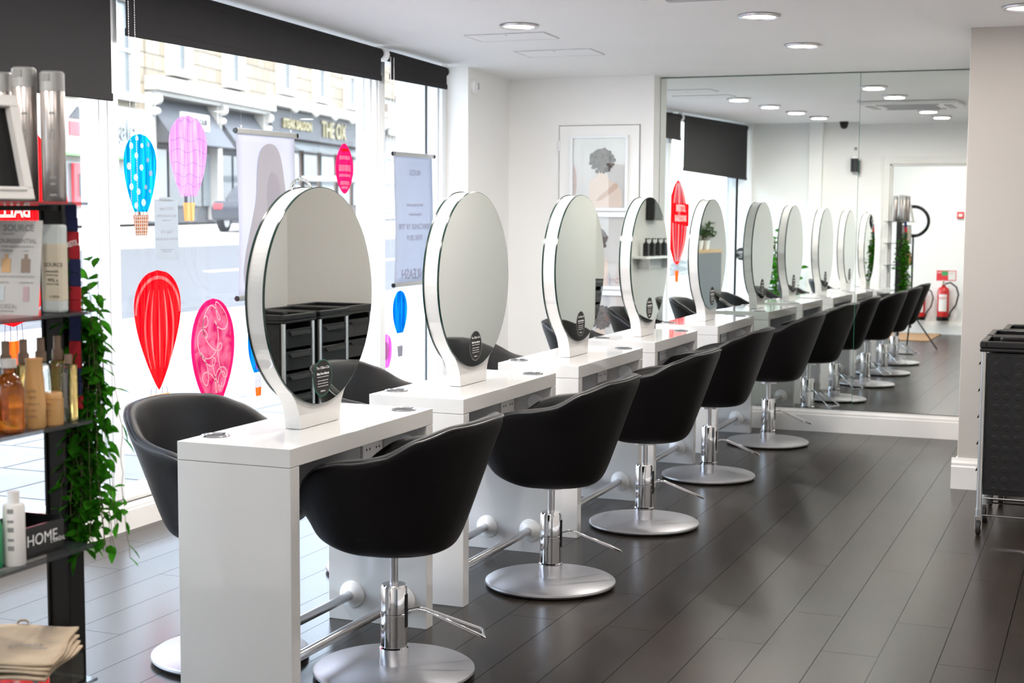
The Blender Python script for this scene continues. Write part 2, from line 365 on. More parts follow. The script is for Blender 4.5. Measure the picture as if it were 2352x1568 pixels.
# base of the window wall: skirting and sill
def skirt(mb,axis,a0,a1,w,s,h=.15,t=.018):
    """moulded skirting: profile runs along axis, w = wall plane, s = side the board stands on"""
    prof=[(0,0),(t,0),(t,h*.72),(t*.75,h*.76),(t*.75,h*.84),(t*.4,h*.92),(t*.25,h),(0,h)]
    poly=[(w+s*p,q) for p,q in prof]
    mb.prism(poly,a0,a1,'y' if axis=='y' else 'x')
    return mb
mb=MB(); skirt(mb,'y',-1.2,5.36,-1.965,1,.125,.02)
struct(mb.build('baseboard_left','trim_white'))
mb=MB().box(-2.12,-1.968,-1.2,5.36,0,.13).box(-2.08,-1.955,-1.2,5.36,.13,.150)
struct(mb.build('wall_left','trim_white',bevel=.004))
mb=MB(); skirt(mb,'x',-.735,1.46,6.225,-1,.153,.02) ; struct(mb.build('baseboard_back','trim_white'))
mb=MB(); skirt(mb,'x',1.432,2.33,4.47,-1,.165,.028); skirt(mb,'y',4.47,6.2,1.46,-1,.165,.028); struct(mb.build('baseboard_pillar','trim_white'))
mb=MB(); skirt(mb,'y',-.9,4.45,2.33,-1,.2,.022); struct(mb.build('baseboard_right','trim_white'))
mb=MB(); skirt(mb,'x',-1.797,-.735,6.08,-1,.15,.018); skirt(mb,'y',5.36,6.08,-1.797,1,.15,.018); struct(mb.build('baseboard_alcove','trim_white'))
mb=MB(); skirt(mb,'x',-1.95,3.0,-4.8,1,.17,.02); struct(mb.build('baseboard_hall','trim_white'))
mb=MB(); skirt(mb,'x',-1.79,-.31,OY1,1,.17,.02); struct(mb.build('baseboard_front','trim_white'))
# windows: three panes between white mullions, plus the hall shop window
def window(n,y0,y1,zt=2.62):
    f=MB()
    f.box(-2.06,-1.985,y0,y1,.15,.185).box(-2.06,-1.985,y0,y1,zt-.06,zt)
    f.box(-2.06,-1.985,y0,y0+.012,.185,zt).box(-2.06,-1.985,y1-.012,y1,.185,zt)
    w=struct(f.build('window_%d'%n,'frame_white',bevel=.003))
    g=MB().box(-2.03,-2.024,y0+.012,y1-.012,.185,zt-.06).build('pane','window_glass',w)
    return w
window(1,-1.15,1.735); window(2,1.83,4.335); window(3,4.445,5.30); window(4,-4.78,-1.37)
mb=MB()
mb.box(-2.09,-1.95,1.735,1.83,.15,2.6).box(-2.09,-1.95,4.335,4.445,.15,2.6).box(-2.09,-1.955,5.30,5.36,.15,2.6).box(-2.10,-1.955,-1.22,-1.15,.0,2.6)
mb.box(-1.95,-1.938,1.748,1.817,.15,2.6).box(-1.95,-1.938,4.348,4.432,.15,2.6)
struct(mb.build('trim_2','frame_white',bevel=.006))
struct(MB().box(-2.12,-1.95,-4.8,-1.3,0,.15).build('wall_left_hall','trim_white'))
# outer pier and the upper building that shades the pavement
struct(MB().box(-2.19,-2.055,5.302,6.5,0,2.7).box(-2.62,-2.3,-5.2,6.5,2.62,7.4).box(-2.3,3.4,-5.2,-5.1,2.8,7.4).build('wall_outside','mullion_blue'))
# concealed cupboard door in the alcove, outlined by its gap
mb=MB().box(-1.411,-.833,6.066,6.0795,.15,2.05)
d=struct(mb.build('door_1','wall_paint',bevel=.001))
g=MB()
for a in ((-1.417,-1.411,.15,2.056),(-.833,-.829,.15,2.056)): g.box(a[0],a[1],6.072,6.0796,a[2],a[3])
g.box(-1.417,-.829,6.072,6.0796,2.05,2.055); struct(g.build('trim_3','ink_grey'))
for z in (1.88,1.1,.35): MB().cyl((-1.414,6.064,z),.006,.07,10).build('hinge','steel',d)
# ------------------------------------------------------------------ ceiling fittings
def downlight():
    t=thing('downlight','round recessed ceiling downlight','ceiling light')
    MB().lathe([(.092,0),(.104,-.004),(.102,-.012),(.088,-.014),(.084,-.004),(.084,.02)],n=40,cap=False).build('rim','steel',t)
    MB().lathe([(0.0001,-.006),(.083,-.006),(.083,-.001),(.0001,-.001)],n=40).build('diffuser','lamp_diffuser',t)
    return t
DL=["round ceiling downlight nearest the far window, beside the ceiling hatches","window-row ceiling downlight second from the far end, seen in the wall mirror",
"window-row ceiling downlight third from the far end, seen in the wall mirror","window-row ceiling downlight closest to the entrance, at the mirror joint",
"aisle-row ceiling downlight nearest the big wall mirror","aisle-row ceiling downlight second from the wall mirror, largest in the picture",
"aisle-row downlight just beyond the air conditioning unit, reflected in the mirror","last aisle-row downlight before the doorway wall, reflected in the mirror",
"ceiling downlight at the top right edge near the pillar"]
dl0=downlight()
for i,(x,y) in enumerate(DOWN):
    o=dl0 if i==0 else copy_tree(dl0)
    o.location=(x,y,CZ(y)); o.rotation_euler=(-math.atan(.0292),0,0)
    o['group']='ceiling downlights'; o['label']=DL[i] if i<len(DL) else 'ceiling downlight over the right aisle, or added to light the hall behind the doorway'
for i,(x0,x1,y0,y1) in enumerate(((-1.22,-.755,4.0,4.25),(-1.2,-.725,4.70,4.97))):
    t=thing('ceiling_hatch',['white ceiling access hatch beside the downlight','white ceiling access hatch nearer the far alcove'][i],'ceiling hatch',((x0+x1)/2,(y0+y1)/2,CZ((y0+y1)/2)),0,'ceiling hatches')
    t.rotation_euler=(-math.atan(.0292),0,0)
    a,b=(x1-x0)/2,(y1-y0)/2
    MB().box(-a,a,-b,b,-.004,.002).build('hatch_panel','ceiling_paint',t)
    f=MB(); w=.006
    f.box(-a-w,a+w,-b-w,-b,-.005,.002).box(-a-w,a+w,b,b+w,-.005,.002).box(-a-w,-a,-b,b,-.005,.002).box(a,a+w,-b,b,-.005,.002); f.build('frame','aluminium',t)
    MB().cyl((0,-b+.04,-.007),.008,.004,12).build('lock','steel',t)
t=thing('air_conditioner','white four-way ceiling cassette air conditioner reflected in the wall mirror','air conditioner',(.5,2.68,CZ(2.68)))
t.rotation_euler=(-math.atan(.0292),0,0)
MB().box(-.42,.42,-.42,.42,-.035,.0).build('cover','plastic_white',t,bevel=.02)
g=MB()
for k in range(14): g.box(-.22,.22,-.22+k*.034,-.205+k*.034,-.040,-.034)
g.build('grille','grey_panel',t)
for s in (-1,1):
    MB().box(-.26,.26,s*.33-.03,s*.33+.03,-.041,-.034).build('louvre','grey_panel',t)
    MB().box(s*.33-.03,s*.33+.03,-.26,.26,-.041,-.034).build('louvre','grey_panel',t)
t=thing('security_camera','small black dome security camera on the ceiling by the doorway wall','security camera',(-.72,-1.02,CZ(-1.02)))
MB().cyl((0,0,-.03),.05,.03,24).build('mount','black_plastic',t); MB().sphere((0,0,-.04),.045,20).build('dome','black_plastic',t)
t=thing('motion_sensor','round white alarm sensor high on the side of the far pier','alarm sensor',(-1.797,5.44,2.285))
MB().lathe([(.052,0),(.052,.015),(.045,.03),(.0001,.042)],axis='x').build('body','plastic_white',t)
MB().box(.036,.044,-.006,.006,-.02,.02).build('lens','grey_panel',t)
t=thing('wall_speaker','grey cylindrical speaker with a white top on the doorway wall','speaker',(-.6,OY1,2.12))
MB().lathe([(.05,-.09),(.055,-.085),(.055,.06)],(0,.07,0),28).build('body','facade_grey',t)
MB().lathe([(.055,.06),(.055,.085),(.048,.095)],(0,.07,0),28).build('cap','plastic_white',t); MB().box(-.02,.02,0,.03,-.03,.03).build('bracket','plastic_white',t)
t=thing('power_socket','white double socket above the grey speaker','socket',(-.61,OY1,2.31))
MB().box(-.043,.043,0,.012,-.043,.043).build('plate','plastic_white',t,bevel=.003); MB().box(-.015,.015,.012,.03,-.03,.0).build('plug','ink_grey',t)
tag(MB().tube([(-.61,OY1+.01,2.35),(-.66,OY1+.008,2.44),(-.60,OY1+.008,2.52),(-.60,OY1+.008,CZ(-1.2))],.004,6).build('cable','plastic_white'),'thin white cable running up the wall above the socket','cable')
# ------------------------------------------------------------------ big wall mirror (two sheets meeting at a seam)
Yw=6.2187
def wall_mirror(x0,x1,th,de,label,ybase):
    n=Vector((math.sin(th),-math.cos(th),de)).normalized(); xa=Vector((math.cos(th),math.sin(th),0)); za=xa.cross(n)*-1
    za=n.cross(xa); za = za if za.z>0 else -za
    t=thing('wall_mirror',label,'mirror',(x0,ybase,0),0,'mirror sheets on the back wall')
    w=x1-x0; c=Vector((w/2,0,0)); zc=(.157+2.372)/2; hh=(2.372-.157)/2
    p0=c+Vector((0,0,zc)); p0.y+= (zc-1.2)*de + (w/2)*math.tan(th)
    g=MB().obox(p0-n*.003,xa*(w/2-.0012),n*.003,za*hh).build('glass','mirror_glass',t)
    e=MB(); 
    e.obox(p0-xa*(w/2-.0006)-n*.0035,xa*.0006,n*.003,za*hh); e.obox(p0+xa*(w/2-.0006)-n*.0035,xa*.0006,n*.003,za*hh); e.obox(p0+za*(hh+.001)-n*.0035,xa*(w/2),n*.003,za*.001)
    e.build('edge','glass_edge',t)
wall_mirror(-.733,.62,-.0012,.0076,'left sheet of the floor-to-ceiling mirror on the back wall, beside the alcove',Yw+.003)
wall_mirror(.62,1.458,-.0007,.0091,'right sheet of the floor-to-ceiling mirror on the back wall, beside the pillar',Yw+.003)
# ------------------------------------------------------------------ styling stations
YS=[0,1.242,2.508,3.802,5.02]; LS=[.976,.976,.976,.860,.976]; XO=[0,0,0,-.03,0]
WT=.39; TP=.0515; HT=.78; TT=.0557
ORD=['nearest','second','third','fourth','fifth']
def station(i,y0,L,xo):
    t=thing('styling_station','glossy white double-sided styling table, %s along the row'%['nearest the camera','second','third from the front','second from the wall mirror','last one, beside the wall mirror'][i],'table',(xo,y0,0),0,'white styling tables in a row')
    MB().box(-WT,0,0,L,HT-TT,HT).build('tabletop','gloss_white',t,bevel=.0015)
    MB().box(-WT,0,0,TP,0,HT-TT-.0012).build('end_panel','gloss_white',t,bevel=.0015)
    MB().box(-WT,0,L-TP,L,0,HT-TT-.0012).build('end_panel','gloss_white',t,bevel=.0015)
    MB().box(-WT+.03,-.03,TP,TP+.012,HT-TT-.13,HT-TT-.001).box(-WT/2-.018,-WT/2+.018,TP,L-TP,HT-TT-.135,HT-TT).build('cable_box','grey_panel',t)
    for s in (1,-1):
        x=-WT/2+s*.018
        so=MB().box(min(x,x+s*.009),max(x,x+s*.009),L*.865-.073,L*.865+.073,.612,.698).build('socket','plastic_white',t,bevel=.002)
        for dy in (-.036,.036):
            h=MB()
            for (a,b) in ((0,.018),(-.011,-.004),(.011,-.004)): h.box(min(x,x+s*.0096),max(x,x+s*.0096),L*.865+dy+a-.003,L*.865+dy+a+.003,.652+b-.004,.652+b+.004)
            h.build('pin_holes','dark_slot',so)
        MB().lathe([(.001,-.006),(.033,-.004),(.035,0)],(-WT/2+s*.12,L-TP,.655),24,axis='y').build('vent_disc','plastic_white',t)
    for gx,gy in ((-.344,.136),(-.08,L-.072)):
        r=MB().lathe([(.030,-.002),(.042,-.001),(.046,.002),(.042,.004),(.033,.001),(.030,-.002)],(gx,gy,HT),28,cap=False).build('cable_grommet','chrome',t)
        MB().lathe([(.001,.0006),(.034,.0006),(.034,.0012),(.001,.0012)],(gx,gy,HT),24).build('hole','dark_slot',r)
    for sx in (-.295,-.095):
        b=MB().tube([(sx,TP,.097),(sx,L-TP,.097)],.0165,16).build('foot_bar','steel',t)
        for yy,d in ((TP,1),(L-TP,-1)):
            MB().lathe([(.050,0),(.048,d*.006),(.030,d*.016),(.020,d*.026)],(sx,yy,.097),24,axis='y').build('flange','plastic_white',b)
    # round two-sided mirror on a flared stem
    R=.346; zc=1.197; hx=.028; yc=L/2-.012
    mt=MB(); n=96
    # frame outline: circle cut open at the bottom into the stem
    pts=[]; a0=math.radians(-52)
    for k in range(n+1):
        a=a0+(2*PI)*k/n if False else a0+(math.radians(360-76))*k/n
        pts.append((yc+R*math.cos(a),zc+R*math.sin(a)))
    pl=pts[-1]; pr=pts[0]
    # left side curve from pl down to base (yc-.13), right side up to pr
    left=[(yc-.182,.899),(yc-.158,.872),(yc-.142,.845),(yc-.133,.818),(yc-.130,.795),(yc-.130,HT+.001)]
    poly=pts+left+[(2*yc-p[0],p[1]) for p in reversed(left)]
    fr=MB().prism(poly,-WT/2-hx,-WT/2+hx,'x').build('mirror_frame','gloss_white',t,bevel=.0012)
    for s,nm in ((1,'mirror'),(-1,'mirror')):
        x=-WT/2+s*hx
        mm=MB().lathe([(.0001,s*.0065),(R+.0005,s*.0065)],(x,yc,zc),96,axis='x',sm=False)
        mo=mm.build('mirror','mirror_glass',t)
        MB().lathe([(R+.0005,s*.0067),(R+.0028,s*.0055),(R+.0028,-s*.0005),(R-.004,-s*.0005)],(x,yc,zc),96,axis='x',cap=False).build('glass_rim','mirror_edge',mo)
        if s>0 or True:
            sx=x+s*.0070; sy=L*.49; sz=.932
            st=MB().lathe([(.0001,s*.0006),(.058,s*.0006),(.058,0)],(sx,sy,sz),40,axis='x',sm=False).build('sticker','ink_black',t)
            MB().lathe([(.058,s*.0007),(.0600,s*.0007)],(sx,sy,sz),40,axis='x',sm=False,cap=False).build('sticker_rim','glass_edge' if i==0 else 'ink_grey',st)
            rot=ROT_PX if s>0 else ROT_NX
            for txt,sz_,dz,bo in (('The Clifton Cut',.0155,.033,0),('Minis Free Haircut',.0125,.014,.0003),('for children under ten when booked in advance',.0046,.004,0),
                                 ('available every weekday during the school',.0046,-.008,0),('holidays with an accompanying adult please',.0046,-.017,0),('ask a member of the team for more details',.0046,-.026,0),('#cliftoncut',.008,-.042,0)):
                text('lettering',txt,sz_*.84,'ink_white',st,(sx+s*.0011,sy,sz+dz),rot,ext=.0002,bold=bo)
    return t
for i in range(5): station(i,YS[i],LS[i],XO[i])
st0=D.objects['styling_station']
MB().tube([(-WT/2-.012,.43+.062*math.cos(PI*k/16),1.535+.034*math.sin(PI*k/16)) for k in range(17)],.0045,8).build('acrylic_hoop','clear_glass',st0)
# ------------------------------------------------------------------ salon chairs
def interp(tab,a):
    for (a0,v0),(a1,v1) in zip(tab,tab[1:]):
        if a<=a1:
            k=(a-a0)/(a1-a0); k=k*k*(3-2*k)*.35+k*.65; return v0+(v1-v0)*k
    return tab[-1][1]
RIM=[(0,.842),(35,.832),(58,.795),(76,.742),(92,.722),(112,.700),(128,.655),(142,.585),(152,.525),(165,.485),(180,.478)]
def rim_pt(ph,s=1,z=None):
    a=math.radians(ph); c,sn=math.cos(a),math.sin(a)
    ex=.86; cc=math.copysign(abs(c)**ex,c); ss=math.copysign(abs(sn)**ex,sn)
    ax=.345 if c>0 else .275
    h=interp(RIM,abs(ph if ph<=180 else 360-ph))
    return cc*ax*s,ss*.300*s,h
def salon_chair(label,loc,rz,group,pedal):
    t=thing('salon_chair',label,'chair',loc,rz,group)
    MB().lathe([(.0001,0),(.225,0),(.248,.004),(.258,.014),(.257,.021),(.248,.027),(.05,.034),(.0001,.034)],n=72).build('base_plate','brushed_base',t)
    c=MB().lathe([(.046,.032),(.047,.034),(.047,.088),(.0425,.092),(.0425,.196),(.0435,.197),(.0435,.199),(.0425,.2),(.0425,.283),(.038,.292),(.0001,.293)],n=40).build('column','chrome',t)
    MB().box(.028,.0445,-.006,.010,.155,.262).build('pedal_slot','dark_slot',c)
    MB().lathe([(.0135,.29),(.0135,.385),(.05,.387),(.05,.412)],n=24).build('piston','steel',t)
    ca,sa=math.cos(pedal),math.sin(pedal)
    def rp(x,y,z): return (x*ca-y*sa,x*sa+y*ca,z)
    pts=[rp(.04,-.004,.205),rp(.075,-.012,.212),rp(.10,-.022,.208),rp(.275,-.050,.128),rp(.284,-.046,.122),rp(.290,.045,.120),rp(.281,.052,.124),rp(.10,.014,.205),rp(.075,.006,.210),rp(.04,.002,.203)]
    MB().tube(pts,.0048,10).build('foot_pedal','chrome',t)
    # shell
    rows=[(.02,0),(.34,0),(.50,.004),(.585,.03),(.645,.11),(.705,.25),(.785,.46),(.865,.67),(.935,.85),(1,1)]
    N=56; vs=[];fs=[]
    for s,zf in rows:
        for k in range(N):
            ph=360*k/N; cf=max(0,-math.cos(math.radians(ph))); x,y,h=rim_pt(ph,s**(1-.58*min(1,cf*1.5)))
            zb=.408+.95*max(0,-x)**1.6; h=max(h,zb+.05)
            z=zb+(h-zb)*zf
            x+=.055*(zf if math.cos(math.radians(ph))>0 else 0)*.35
            vs.append((x-.012,y,z))
    for i in range(len(rows)-1):
        for k in range(N): fs.append((i*N+k,i*N+(k+1)%N,(i+1)*N+(k+1)%N,(i+1)*N+k))
    fs.append(tuple(reversed(range(N))))
    sh=MB().add(vs,fs,0,True).build('seat_shell','vinyl_black',t)
    so=sh.modifiers.new('thick','SOLIDIFY'); so.thickness=.042; so.offset=-1; so.use_rim=True
    sb=sh.modifiers.new('smooth','SUBSURF'); sb.levels=1; sb.render_levels=2
    # piping round the rim
    pp=[]
    for k in range(-150,151,4):
        x,y,h=rim_pt(k if k>=0 else k+360,1.0); x+=.019 if math.cos(math.radians(k))>0 else 0
        pp.append(((x-.012)*.972,y*.972,h-.004))
    MB().tube(pp,.0042,6).build('piping','vinyl_seam',t)
    q=[]
    MB().lathe([(.0001,.462),(.19,.462),(.205,.475),(.212,.510),(.20,.532),(.15,.543),(.0001,.546)],(0,0,0),40,sx=1.0,sy=1.02).build('seat_cushion','vinyl_black',t,loc=(-.02,0,0))
    return t
RC=[(.116,.437,0),(.18,1.686,.03),(.197,2.89,0),(.158,4.236,-.03),(.202,5.552,.0)]
RL=['black salon chair at the nearest table, aisle side, seen from behind','black salon chair at the second table, aisle side','black salon chair at the third table, aisle side','black salon chair at the fourth table, aisle side','black salon chair beside the wall mirror, aisle side']
LL=['black salon chair at the nearest table, window side','black salon chair behind the first round mirror, window side of the second table','black salon chair behind the second round mirror, window side of the third table','black salon chair behind the fourth table, window side','black salon chair in the far corner by the wall mirror, window side']
for i,(x,y,r) in enumerate(RC): salon_chair(RL[i],(x,y,0),r,'black salon chairs on the aisle side',math.radians(30 if i==0 else 40))
LC=[(-.46,.385,PI-.30),(-.52,1.66,PI-.1),(-.52,2.95,PI-.05),(-.50,4.32,PI+.05),(-.50,5.50,PI)]
for i,(x,y,r) in enumerate(LC): salon_chair(LL[i],(x,y,0),r,'black salon chairs on the window side',math.radians(-35))
# ------------------------------------------------------------------ tool trolleys
def trolley(label,loc,rz):
    t=thing('tool_trolley',label,'trolley',loc,rz,'black tool trolleys by the pillar')
    Wd,Dp,H=.40,.34,.90   # x, y
    MB().box(.025,Wd-.01,.012,.020,.20,.84).box(.025,Wd-.01,Dp-.02,Dp-.012,.20,.84).box(Wd-.02,Wd-.01,.02,Dp-.02,.20,.84).box(.025,Wd-.01,.012,Dp-.012,.19,.20).build('body','black_plastic',t)
    MB().box(.035,Wd-.02,.008,.0119,.215,.83).build('side_panel','panel_dots',t,bevel=.002)
    MB().lathe([(.0001,-.0005),(.036,-.0005),(.042,.008)],(.105,.0075,.775),28,axis='y').build('badge_recess','black_plastic',t)
    for x in (.012,Wd-.012):
        for y in (.012,Dp-.012):
            MB().cyl((x,y,.12),.0125,.74,16).build('post','aluminium',t)
            cs=MB().lathe([(.0001,-.012),(.022,-.012),(.033,-.009),(.035,0),(.033,.009),(.022,.012),(.0001,.012)],(x,y,.035),24,axis='x').build('caster','rubber',t)
            MB().box(x-.016,x-.013,y-.012,y+.012,.03,.085).box(x+.013,x+.016,y-.012,y+.012,.03,.085).box(x-.016,x+.016,y-.012,y+.012,.085,.09).cyl((x,y,.09),.016,.035,14).build('fork','steel',cs)
            MB().lathe([(.0001,-.0125),(.018,-.0125),(.018,.0125),(.0001,.0125)],(x,y,.035),16,axis='x').build('hub','plastic_white',cs)
    w=MB().tube([(.012,.012,.175),(Wd-.012,.012,.175),(Wd-.012,Dp-.012,.175),(.012,Dp-.012,.175)],.004,8,closed=True)
    w.tube([(.0,.012,.095),(Wd,.012,.095)],.004,8).tube([(0,Dp-.012,.095),(Wd,Dp-.012,.095)],.004,8); w.build('wire_frame','chrome',t)
    tr=MB().box(-.006,Wd+.006,-.006,Dp+.006,.845,.862)
    for a in ((-.006,.022,-.006,Dp+.006),(Wd-.022,Wd+.006,-.006,Dp+.006),(.022,Wd-.022,-.006,.022),(.022,Wd-.022,Dp-.022,Dp+.006)): tr.box(*a,.862,.893)
    tr.build('tray','black_plastic',t,bevel=.006)
    for k in range(5):
        z=.215+k*.123
        dr=MB().box(.004,.024,.03,Dp-.03,z,z+.105).box(.024,Wd-.03,.035,Dp-.035,z,z+.01).build('drawer','black_plastic',t,bevel=.004)
        prof=[(.004,z+.095),(-.010,z+.083),(-.014,z+.07),(-.008,z+.074),(.004,z+.078)]
        MB().prism(prof,.06,Dp-.06,'y').build('handle','black_matt',dr,bevel=.002)
    return t
trolley('nearest black tool trolley at the right edge of the picture',(1.655,3.29,0),0)
trolley('middle black tool trolley, between the nearest one and the pillar',(1.655,3.69,0),.0)
trolley('furthest black tool trolley, tight against the pillar',(1.70,4.08,0),0)
tr=thing('hair_clipper','black hair clippers with coiled lead lying on the near trolley tray','hair clipper',(1.80,3.45,.863))
MB().obox((0,0,.022),(.07,.02,0),(-.006,.02,0),(0,0,.018)).build('body','black_matt',tr,bevel=.008)
MB().tube([(.06+.03*math.cos(k*.7)+.002*k,.05+.03*math.sin(k*.7),.008+.001*k) for k in range(40)],.004,6).build('lead','black_matt',tr)
# ------------------------------------------------------------------ roller blinds
def blind(label,y0,y1,hem,chain_y,ch_bot):
    xr=-1.875; ym=(y0+y1)/2; zr=CZ(ym)-.052
    sl=-.0292
    t=thing('roller_blind',label,'blind',(xr,ym,zr),0,'dark roller blinds over the windows'); h=(y1-y0)/2; n=2
    MB().tube([(0,-h,h*.0292),(0,h,-h*.0292)],.031,20).build('roller','blind_fabric',t)
    f=MB(); a=.028
    zt0,zt1=h*.0292,-h*.0292
    v=[(a,-h+.03,zt0),(a,h-.03,zt1),(a,h-.03,hem-zr),(a,-h+.03,hem-zr),(a-.002,-h+.03,zt0),(a-.002,h-.03,zt1),(a-.002,h-.03,hem-zr),(a-.002,-h+.03,hem-zr)]
    f.add(v,[(0,1,2,3),(7,6,5,4),(0,4,5,1),(1,5,6,2),(2,6,7,3),(3,7,4,0)]).build('fabric','blind_fabric',t)
    MB().box(a-.006,a+.005,-h+.025,h-.025,hem-zr-.012,hem-zr+.022).build('hem_bar','blind_fabric',t,bevel=.004)
    for s in (-1,1):
        MB().lathe([(.041,0),(.041,.008),(.034,.012)] if s>0 else [(.034,-.012),(.041,-.008),(.041,0)],(0,s*h,-s*h*.0292),24,axis='y').box(-.02,.02,s*h-.004,s*h+.004,0,.05).build('bracket','plastic_white',t)
    if chain_y is not None:
        c=MB(); cy=chain_y-ym
        for dx,dy in ((.034,-.022),(.034,.022)):
            z=.0
            k=0
            while z>ch_bot-zr: c.sphere((dx,cy+dy*(1-.0*k),z),.0026,6); z-=.0105; k+=1
        for k in range(7): a_=PI*k/6; c.sphere((.034,cy-.022*math.cos(a_),ch_bot-zr-.022*math.sin(a_)),.0026,6)
        c.tube([(.034,cy-.022,0),(.034,cy-.022,ch_bot-zr)],.0008,4).tube([(.034,cy+.022,0),(.034,cy+.022,ch_bot-zr)],.0008,4)
        c.build('bead_chain','steel',t)
blind('dark roller blind pulled lowest, at the top left corner',-1.12,1.68,1.945,None,0)
blind('long dark roller blind over the middle window',1.73,4.23,2.235,1.79,1.45)
blind('short dark roller blind over the far window',4.29,5.16,2.255,4.335,1.25)
# ------------------------------------------------------------------ painted hot-air balloons on the glass
PXG=-2.0225
def smooth_poly(half,n=64):
    """half: list of (t, halfwidth) with t 0 top..1 bottom -> closed outline, unit height"""
    out=[]
    for i in range(n+1):
        t=i/n
        for (a,b),(c,d) in zip(half,half[1:]):
            if t<=c: k=(t-a)/(c-a); w=b+(d-b)*(3*k*k-2*k**3 if False else k); break
        out.append((t,w))
    return out
def envelope_half(kind,t):
    if kind=='drop': return math.sin(PI*min(1,t**.62))**.8*(1-.15*t) if t<1 else 0
    if kind=='round': # rounded top, tapering to a flat bottom
        w=math.sqrt(max(0,1-((t-.36)/.36)**2)) if t<.36 else math.cos((t-.36)/.64*1.2)**.9
        return w
    if kind=='leaf': return max(0,math.sin(PI*t))**.6
    if kind=='egg': return math.sqrt(max(0,1-((t-.45)/.45)**2)) if t<.45 else max(0,math.cos((t-.45)/.55*1.22))**.8
    return math.sin(PI*t)
def painted(label,y,z0,z1,hw,kind,mats,extra,basket,group='hot-air balloons painted on the window glass'):
    t=thing('painted_balloon',label,'window painting',(PXG,y,z0),0,group)
    H=z1-z0; n=48
    def outline(s=1,dz=0,hs=1):
        L=[];Rr=[]
        for i in range(n+1):
            tt=i/n; w=envelope_half(kind,tt)*hw*s; z=H*(1-tt)
            z=H/2+(z-H/2)*hs+dz
            L.append((-w,z)); Rr.append((w,z))
        return L+Rr[::-1]
    mb=MB(); th=.0012
    ol=outline(); 
    # strip quads for robustness
    def strip(mb,s,hs,x0,x1,mi):
        o=outline(s,0,hs); k=n+1
        vs=[(x0,p[0],p[1]) for p in o]+[(x1,p[0],p[1]) for p in o]; fs=[]
        m_=2*k
        for i in range(n): fs.append((i,i+1,m_-2-i,m_-1-i)); fs.append((m_+i,m_+m_-1-i,m_+m_-2-i,m_+i+1))
        mb.add(vs,fs,mi)
    strip(mb,1,1,0,th,0)
    if len(mats)>1 and extra.get('inner'): strip(mb,extra['inner'],extra['inner']+.03,th,th*1.5,1)
    for (pts,wd,mi) in extra.get('lines',[]):
        ln=[]
        P=[Vector((0,a*hw,H*(1-b))) for a,b in pts]
        vs=[];fs=[]
        for i,p in enumerate(P):
            d=(P[min(i+1,len(P)-1)]-P[max(0,i-1)]).normalized(); nn=Vector((0,-d.z,d.y))
            w=wd[i] if isinstance(wd,list) else wd
            vs+= [(th*1.9,*(p+nn*w)[1:]),(th*1.9,*(p-nn*w)[1:])]
        for i in range(len(P)-1): fs.append((2*i,2*i+1,2*i+3,2*i+2))
        mb.add(vs,fs,mi)
    for (a,b,r,mi) in extra.get('dots',[]):
        mb.lathe([(.0001,th*1.9),(r,th*1.9)],(0,a*hw,H*(1-b)),14,mi,axis='x',sm=False)
    mb.build('balloon_envelope',mats,t)
    if basket:
        bz0,bz1,bw,bm,grid=basket
        b=MB().prism([(-bw*.8,bz0-z0),(bw*.8,bz0-z0),(bw,bz1-z0),(-bw,bz1-z0)],0,th,'x',0)
        ms=[bm]
        if grid:
            ms=[bm,'paint_white']
            for k in range(-3,4): b.prism([(k*bw*.25-.0022,bz0-z0),(k*bw*.25+.0022,bz0-z0),(k*bw*.28+.0022,bz1-z0),(k*bw*.28-.0022,bz1-z0)],th,th*1.6,'x',1)
            for k in range(6):
                zz=bz0-z0+(bz1-bz0)*(k+.5)/6; b.prism([(-bw*.9,zz-.002),(bw*.9,zz-.002),(bw*.9,zz+.002),(-bw*.9,zz+.002)],th,th*1.6,'x',1)
        b.build('basket',ms,t)
        r=MB()
        for a in (-.8,-.3,.3,.8): r.prism([(a*bw-.0015,bz1-z0),(a*bw+.0015,bz1-z0),(a*bw*.9+.0015,.012),(a*bw*.9-.0015,.012)],0,th,'x')
        r.build('ropes','paint_line' if not grid else 'paint_brown',t)
    return t
wav=[]
for k,b in enumerate((.06,.30,.44,.60,.74,.86)):
    w=envelope_half('round',b); P=[(w*.96*(-1+2*j/24),b+.022*math.sin(j/24*PI*4+k)) for j in range(25)]; wav.append((P,.0009,1))
painted('teal balloon painted with white dots on the middle window',2.085,1.455,1.816,.125,'round',['paint_teal','paint_white_thick','poster_shade'],
 dict(dots=[(-.2,.06,.012,1),(-.55,.16,.015,1),(.1,.15,.012,1),(.5,.13,.011,2),(-.25,.28,.014,1),(.45,.33,.011,2),(-.7,.42,.017,1),(.05,.43,.015,1),(.62,.5,.014,2),(-.3,.56,.016,1),(-.58,.68,.016,1),(-.15,.74,.015,1),(.3,.68,.011,2),(.15,.88,.017,1),(-.3,.92,.015,1),(.55,.73,.009,2)]),(1.345,1.44,.058,'paint_brown',True))
painted('pale lilac balloon with wavy lines painted on the middle window',2.475,1.53,1.924,.162,'round',['paint_lilac','paint_line'],dict(lines=wav),(1.41,1.50,.050,'paint_tan',False))
st=[]
for a in (-.55,-.3,.02,.32,.6):
    P=[]; W_=[]
    for j in range(21):
        b=.16+.66*j/20; P.append((a*math.sin(PI*(b+.02))**.7+.02,b)); W_.append(.0045*(1+abs(a))*math.sin(PI*j/20)**.6+.0006)
    st.append((P,W_,1))
st.append(([(.9*math.cos(q)*1.0,.36-.30*math.sin(q)) for q in [PI*j/20 for j in range(21)]],.008,1))
painted('big red striped balloon painted low on the middle window',2.205,.605,1.179,.196,'drop',['paint_red','paint_red_light'],dict(lines=st),(.552,.585,.085,'paint_tan',False))
sc=[]; rr=random.Random(3); P=[]
